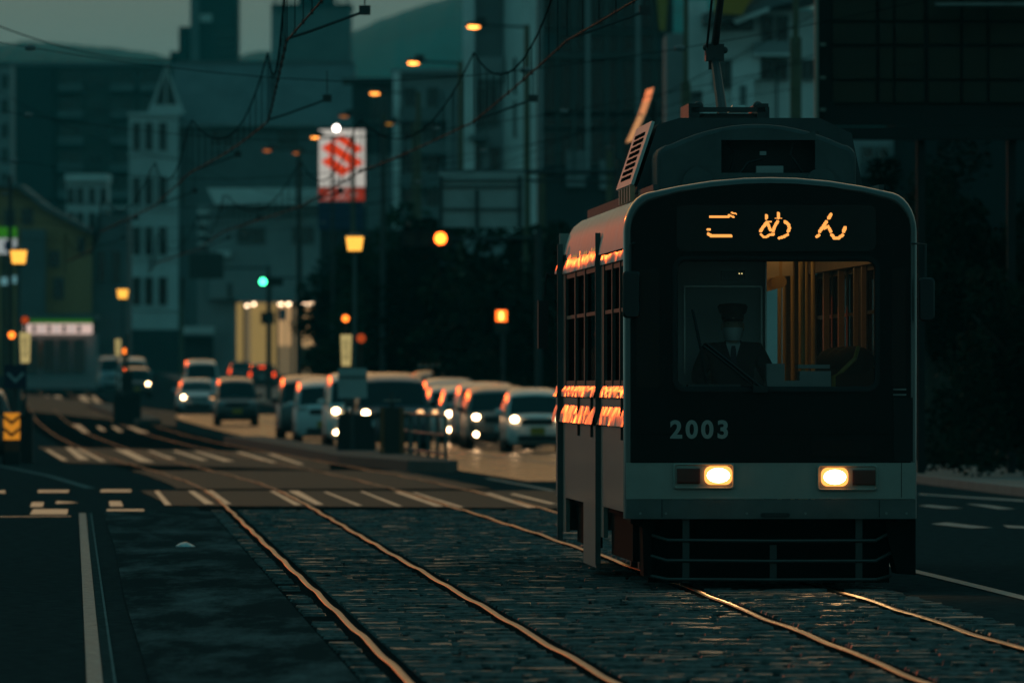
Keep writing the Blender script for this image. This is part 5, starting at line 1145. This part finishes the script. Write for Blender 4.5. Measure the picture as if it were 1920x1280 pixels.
# dark shop row under the trees, right of the queue
B = Bld('shop_row', 'long dark shop row in shade behind the street trees', 860, 520)
B.box('wall', w_dark, 600, 1010, 430, 720, 0, 6, to_ground=True); 
for u in (800, 905, 930, 965, 985): B.box('pilaster', w_mid, u, u + 10, 560, 710, -.3, 0)
B.box('lit_window', emit('dim_shop_window', (.5, .4, .26), .32), 897, 918, 688, 718, -.2, -.1); 
for u, v in ((938, 672), (946, 672), (964, 696)): B.box('small_shop_lamp', emit('shop_lamp', (1, .5, .18), 2.5), u, u + 5, v, v + 5, -.3, -.2)
B.win(820, 850, 640, 700, 2); B.win(870, 890, 640, 700, 2)
# ================================================================== cars
def car(label, u, d, W, H, L, kind='wagon', paint=(.6, .6, .6), lights='off', plate='white', rear=False, group='cars queuing in the oncoming lanes', rack=False, yaw=None, name='parked_car', fog=False):
    hb_ = {'sedan': .60, 'wagon': .56, 'van': .54}[kind]
    t = thing(name, label, 'car', (X(u, d), d, gz(d)), yaw if yaw is not None else R(2.4), group)
    pm2 = mat('car_paint_%.2f_%.2f_%.2f' % paint, paint, .42, coat=.75, spec=.3, var=.06); pm2.node_tree.nodes['Principled BSDF'].inputs['Coat IOR'].default_value = 1.9; pm2.node_tree.nodes['Principled BSDF'].inputs['Coat Roughness'].default_value = .22
    w2 = W / 2; belt = H * hb_; hood = belt + .03
    if kind == 'sedan': st = [(0, .78, .32, .5, .58, .7, .05), (.05, .92, .22, .60, .68, .84, .06), (.3, .99, .18, .72, .78, .90, .08), (1.15, 1, .18, .82, hood, .88, .08), (1.80, 1, .18, .88, H - .16, .77, .10), (1.95, 1, .18, .88, H - .12, .76, .11), (2.5, 1, .18, .9, H - .03, .76, .11), (2.8, 1, .18, .9, H, .76, .11), (L - 1.3, 1, .18, .9, H - .03, .76, .11), (L - .7, 1, .2, .9, hood + .05, .84, .08), (L - .08, .97, .25, .8, hood, .84, .08), (L, .85, .35, .6, .66, .74, .05)]
    elif kind == 'wagon': st = [(0, .80, .30, .56, .64, .74, .05), (.05, .93, .22, .72, .80, .86, .07), (.25, .99, .18, .80, .88, .91, .08), (.85, 1, .18, .86, hood, .90, .08), (1.30, 1, .18, .90, H - .18, .84, .11), (1.45, 1, .18, .92, H - .13, .83, .13), (2.1, 1, .18, .94, H - .045, .82, .14), (2.7, 1, .18, .94, H, .82, .14), (L - .5, 1, .18, .95, H - .01, .82, .14), (L - .10, 1, .2, .95, H - .1, .80, .12), (L - .02, .97, .28, .9, hood + .05, .86, .08), (L, .88, .35, .6, .66, .8, .05)]
    else: st = [(0, .84, .30, .62, .74, .78, .06), (.05, .95, .22, .85, .92, .88, .08), (.2, .99, .18, .92, 1.0, .91, .09), (.62, 1, .18, .95, hood + .02, .91, .09), (1.00, 1, .18, 1.0, H - .21, .86, .12), (1.14, 1, .18, 1.0, H - .16, .85, .14), (1.9, 1, .18, 1.02, H - .06, .84, .15), (2.7, 1, .18, 1.02, H, .84, .15), (L - .3, 1, .18, 1.02, H - .01, .84, .15), (L - .08, 1, .2, 1.0, H - .12, .83, .12), (L - .02, .97, .28, .95, 1.1, .88, .08), (L, .9, .35, .6, .7, .82, .05)]
    def ring(s_):
        y, w, zb_, zs, zt, wt, r_ = s_; w *= w2; wt *= w2
        hp = [(w * .86, zb_), (w, zb_ + .13), (w, (zb_ + zs) / 2 + .05), (w * .985, zs), (wt + r_ * .12, zt - r_), (wt - r_ * .25, zt - r_ * .3), (wt - r_, zt), (wt * .45, zt + .025)]
        return [(0, y, zb_)] + [(x, y, z) for x, z in hp] + [(0, y, zt + .03)] + [(-x, y, z) for x, z in reversed(hp)]
    b = MB(); b.loft([ring(s_) for s_ in st], True); b.build('body', pm2, t, smooth=32)
    # glass: windscreen between bonnet and roof, side strips, rear window
    gl = mat('car_glass', (.010, .014, .015), .08)
    def glassq(a, c, f0=.06, f1=.90, off=.012):
        y0, y1 = st[a][0], st[c][0]; z0, z1 = st[a][4] + .03, st[c][4] + .03; w0, w1 = st[a][5] * w2 - .05, st[c][5] * w2 - .07
        b = MB(); rows = []
        for f_ in (f0, (f0 + f1) / 2, f1):
            y = y0 + (y1 - y0) * f_; z = z0 + (z1 - z0) * f_; ww = w0 + (w1 - w0) * f_; sg = -1 if a < c else 1; L_ = math.hypot(y1 - y0, z1 - z0); ny, nz = -(z1 - z0) / L_ * (1 if y1 > y0 else -1), abs(y1 - y0) / L_
            rows.append([(ww * s_, y + ny * off, z + nz * off - .035 * s_ * s_) for s_ in (-1, -.6, 0, .6, 1)])
        b.loft(rows, closed=False); return b
    o = glassq(3, 4, .05, .97).build('windscreen', gl, t, smooth=True)
    ri = 8 if kind == 'sedan' else 9
    glassq(ri + 1, ri, .1, .85).build('rear_window', gl, t, smooth=True)
    for sg in (-1, 1):
        b = MB(); rows = []
        for s_ in (st[5], st[8]):
            y = s_[0]; w = s_[1] * w2 * .985; wt = s_[5] * w2 + s_[6] * .12
            rows.append([(sg * (w + (wt - w) * f_ + .008), y, s_[2] * 0 + s_[3] + .05 + (s_[4] - s_[6] - s_[3] - .08) * f_) for f_ in (0.02, .95)])
        b.loft(rows, closed=False); b.build('side_window', gl, t)
    fz = st[2][4] - .10; hx = w2 * .72
    for i, sg in enumerate((-1, 1)):
        lit = {'off': 0, 'on': 1, 'dim': 2, 'left': 1 if sg < 0 else 2, 'right': 1 if sg > 0 else 2, 'indicator': 3 if sg < 0 else 1}[lights]
        b = MB(); b.ball((sg * hx, .14, fz), (.19, .13, .085), 12, 7); hl = b.build('headlight', mat('headlight_clear', (.30, .32, .32), .12), t, smooth=True)
        if lit:
            b = MB(); b.ball((sg * hx, .0, fz), (.085, .03, .065), 10, 6); b.build('lit_bulb', (None, head_on, head_dim, indic_on)[lit], hl, smooth=True)
        b = MB(); b.ball((sg * (hx + .10), .12, fz - .16), (.07, .10, .035), 8, 5); b.build('turn_signal', mat('amber_lens', (.45, .10, .02), .2), t, smooth=True)
        if fog: b = MB(); b.ball((sg * hx, .0, .36), (.055, .03, .055), 8, 5); b.build('fog_light', head_on if lights in ('on', 'left') and sg < 0 else mat('headlight_clear', (.3, .32, .32), .12), t, smooth=True)
        b = MB(); b.ball((sg * (w2 + .10), st[3][0] + .35, belt + .12), (.11, .07, .08), 10, 6); b.tube([(sg * w2 * .96, st[3][0] + .38, belt + .04), (sg * (w2 + .06), st[3][0] + .36, belt + .08)], .025); b.build('wing_mirror', pm2 if sum(paint) > .3 else black, t, smooth=True)
        b = MB(); b.box((sg * w2 * .88, L - .02, belt), (.12, .08, .26)); b.build('tail_light', tail_on if rear else mat('red_lens', (.3, .02, .015), .2), t)
    b = MB(); b.loft([[(x, y, z) for x, z in rrect(-w2 * .5, w2 * .5, fz - .14, fz - .0, .03)] for y in (.12, -.006)], True); b.build('grille', mat('grille_dark', (.015, .016, .016), .4), t)
    b = MB(); b.loft([[(x, y, z) for x, z in rrect(-w2 * .62, w2 * .62, .26, .40, .05)] for y in (.2, -.012)], True); b.build('bumper_intake', mat('grille_dark', (.015, .016, .016), .4), t)
    pl_ = mat('yellow_plate', (.45, .24, .02), .5) if plate == 'yellow' else mat('white_plate', (.4, .42, .4), .5)
    b = MB(); b.bbox(-.165, .165, -.035, -.02, .42, .585); b.build('licence_plate', pl_, t)
    b = MB(); b.bbox(-.165, .165, L + .02, L + .035, .62, .785); b.build('licence_plate', pl_, t)
    for y in (.62, L - .62):
        for sg in (-1, 1):
            b = MB(); b.cyl((sg * (w2 - .20), y, .29), (sg * (w2 + .012), y, .29), .29, n=18); wh = b.build('wheel', rubber, t, smooth=40); b = MB(); b.cyl((sg * (w2 + .008), y, .29), (sg * (w2 + .02), y, .29), .19, n=14); b.build('rim', alu_dull, wh)
    if rack:
        for y in (1.7, 2.6, 3.4): b = MB(); b.bbox(-w2 * .8, w2 * .8, y - .02, y + .02, H + .06, H + .10); b.build('roof_bar', darksteel, t)
        for i in range(7): b = MB(); b.ball((-w2 * .66 + i * w2 * .22, 1.75, H + .14), (.05, .07, .06), 8, 5); b.build('roof_basket_end', mat('pale_metal', (.3, .29, .26), .3, metal=.5), t)
    return t
wh_ = (.62, .62, .60); sil = (.38, .39, .39); dk = (.025, .028, .03); gr = (.10, .105, .10); blk = (.012, .013, .014)
car('white kei car with lit headlights and yellow plate closest to the tram', 1008, 262, 1.475, 1.47, 3.4, 'wagon', wh_, 'on', 'yellow')
car('dark grey car with lit headlights left of the white kei car', 940, 276, 1.70, 1.52, 4.4, 'wagon', gr, 'on', fog=True)
car('silver wagon third from the tram with lit headlights', 918, 293, 1.70, 1.60, 4.4, 'wagon', sil, 'dim', fog=True)
car('white hatchback with lit headlights behind the railing', 880, 301, 1.48, 1.50, 3.4, 'wagon', wh_, 'on', fog=True)
car('pale silver car half hidden behind the white hatchback', 858, 313, 1.69, 1.52, 4.3, 'wagon', (.5, .51, .5), 'dim')
car('silver minivan roof showing above the pale silver car', 848, 327, 1.69, 1.70, 4.5, 'van', sil, 'off')
car('dark tall van with roof basket at the back of the queue', 826, 345, 1.70, 1.92, 4.6, 'van', dk, 'off', rack=True)
car('dark van with one glaring headlight behind the brown cabinet', 737, 270, 1.80, 1.83, 4.6, 'van', (.03, .04, .055), 'left', fog=False)
car('white van with lit headlights behind the notice board', 675, 287, 1.69, 1.85, 4.6, 'van', wh_, 'on', fog=True)
car('white tall kei wagon with no lights left of the white van', 607, 300, 1.48, 1.68, 3.4, 'van', (.55, .57, .58), 'off', 'yellow')
car('dark minivan with no lights at the left of the queue', 580, 321, 1.70, 1.78, 4.6, 'van', dk, 'off')
car('black kei car with yellow plate driving in the middle lane', 445, 395, 1.48, 1.66, 3.4, 'wagon', blk, 'off', 'yellow', yaw=R(3), name='moving_car', group='cars approaching down the middle of the street')
car('white sedan with one bright headlight left of the black kei car', 371, 480, 1.70, 1.45, 4.5, 'sedan', (.5, .53, .55), 'left', yaw=R(3), name='moving_car', group='cars approaching down the middle of the street')
car('white high-roof van behind the white sedan', 379, 545, 1.69, 2.15, 4.7, 'van', wh_, 'off', yaw=R(3), name='moving_car', group='cars approaching down the middle of the street')
car('dark car with amber left indicator and yellow plate far left', 257, 600, 1.60, 1.65, 3.6, 'wagon', dk, 'indicator', 'yellow', yaw=R(3), name='moving_car', group='cars approaching from the far bend')
car('white minivan roof right behind the dark car with amber indicator', 249, 640, 1.72, 2.05, 4.7, 'van', wh_, 'off', yaw=R(3), name='moving_car', group='cars approaching from the far bend')
car('blue-grey van between the two far white vans', 212, 665, 1.72, 2.05, 4.7, 'van', (.25, .30, .33), 'off', yaw=R(3), name='moving_car', group='cars approaching from the far bend')
car('pale van with lit headlight leading the far left group', 189, 695, 1.70, 1.95, 4.6, 'van', (.5, .48, .45), 'left', yaw=R(3), name='moving_car', group='cars approaching from the far bend')
c_ = car('dark car cut off by the left edge with its red tail light lit', -76, 222, 1.70, 1.5, 4.3, 'wagon', dk, 'off', rear=True, yaw=R(180 + 2.5), name='moving_car', group='cars driving away')
c_.location.y += 4.3
c_ = car('far dark car with red brake lights in front of the lit shop', 494, 690, 1.65, 1.55, 4.2, 'wagon', dk, 'off', rear=True, yaw=R(180), name='moving_car', group='cars driving away')
b = MB(); b.bbox(-.16, .16, 4.2, 4.26, 1.28, 1.36); b.build('high_brake_light', tail_on, c_)
c_ = car('farthest dark car with dim red tail lights left of the lit shop', 455, 720, 1.65, 1.5, 4.2, 'sedan', dk, 'off', rear=True, yaw=R(180), name='moving_car', group='cars driving away')
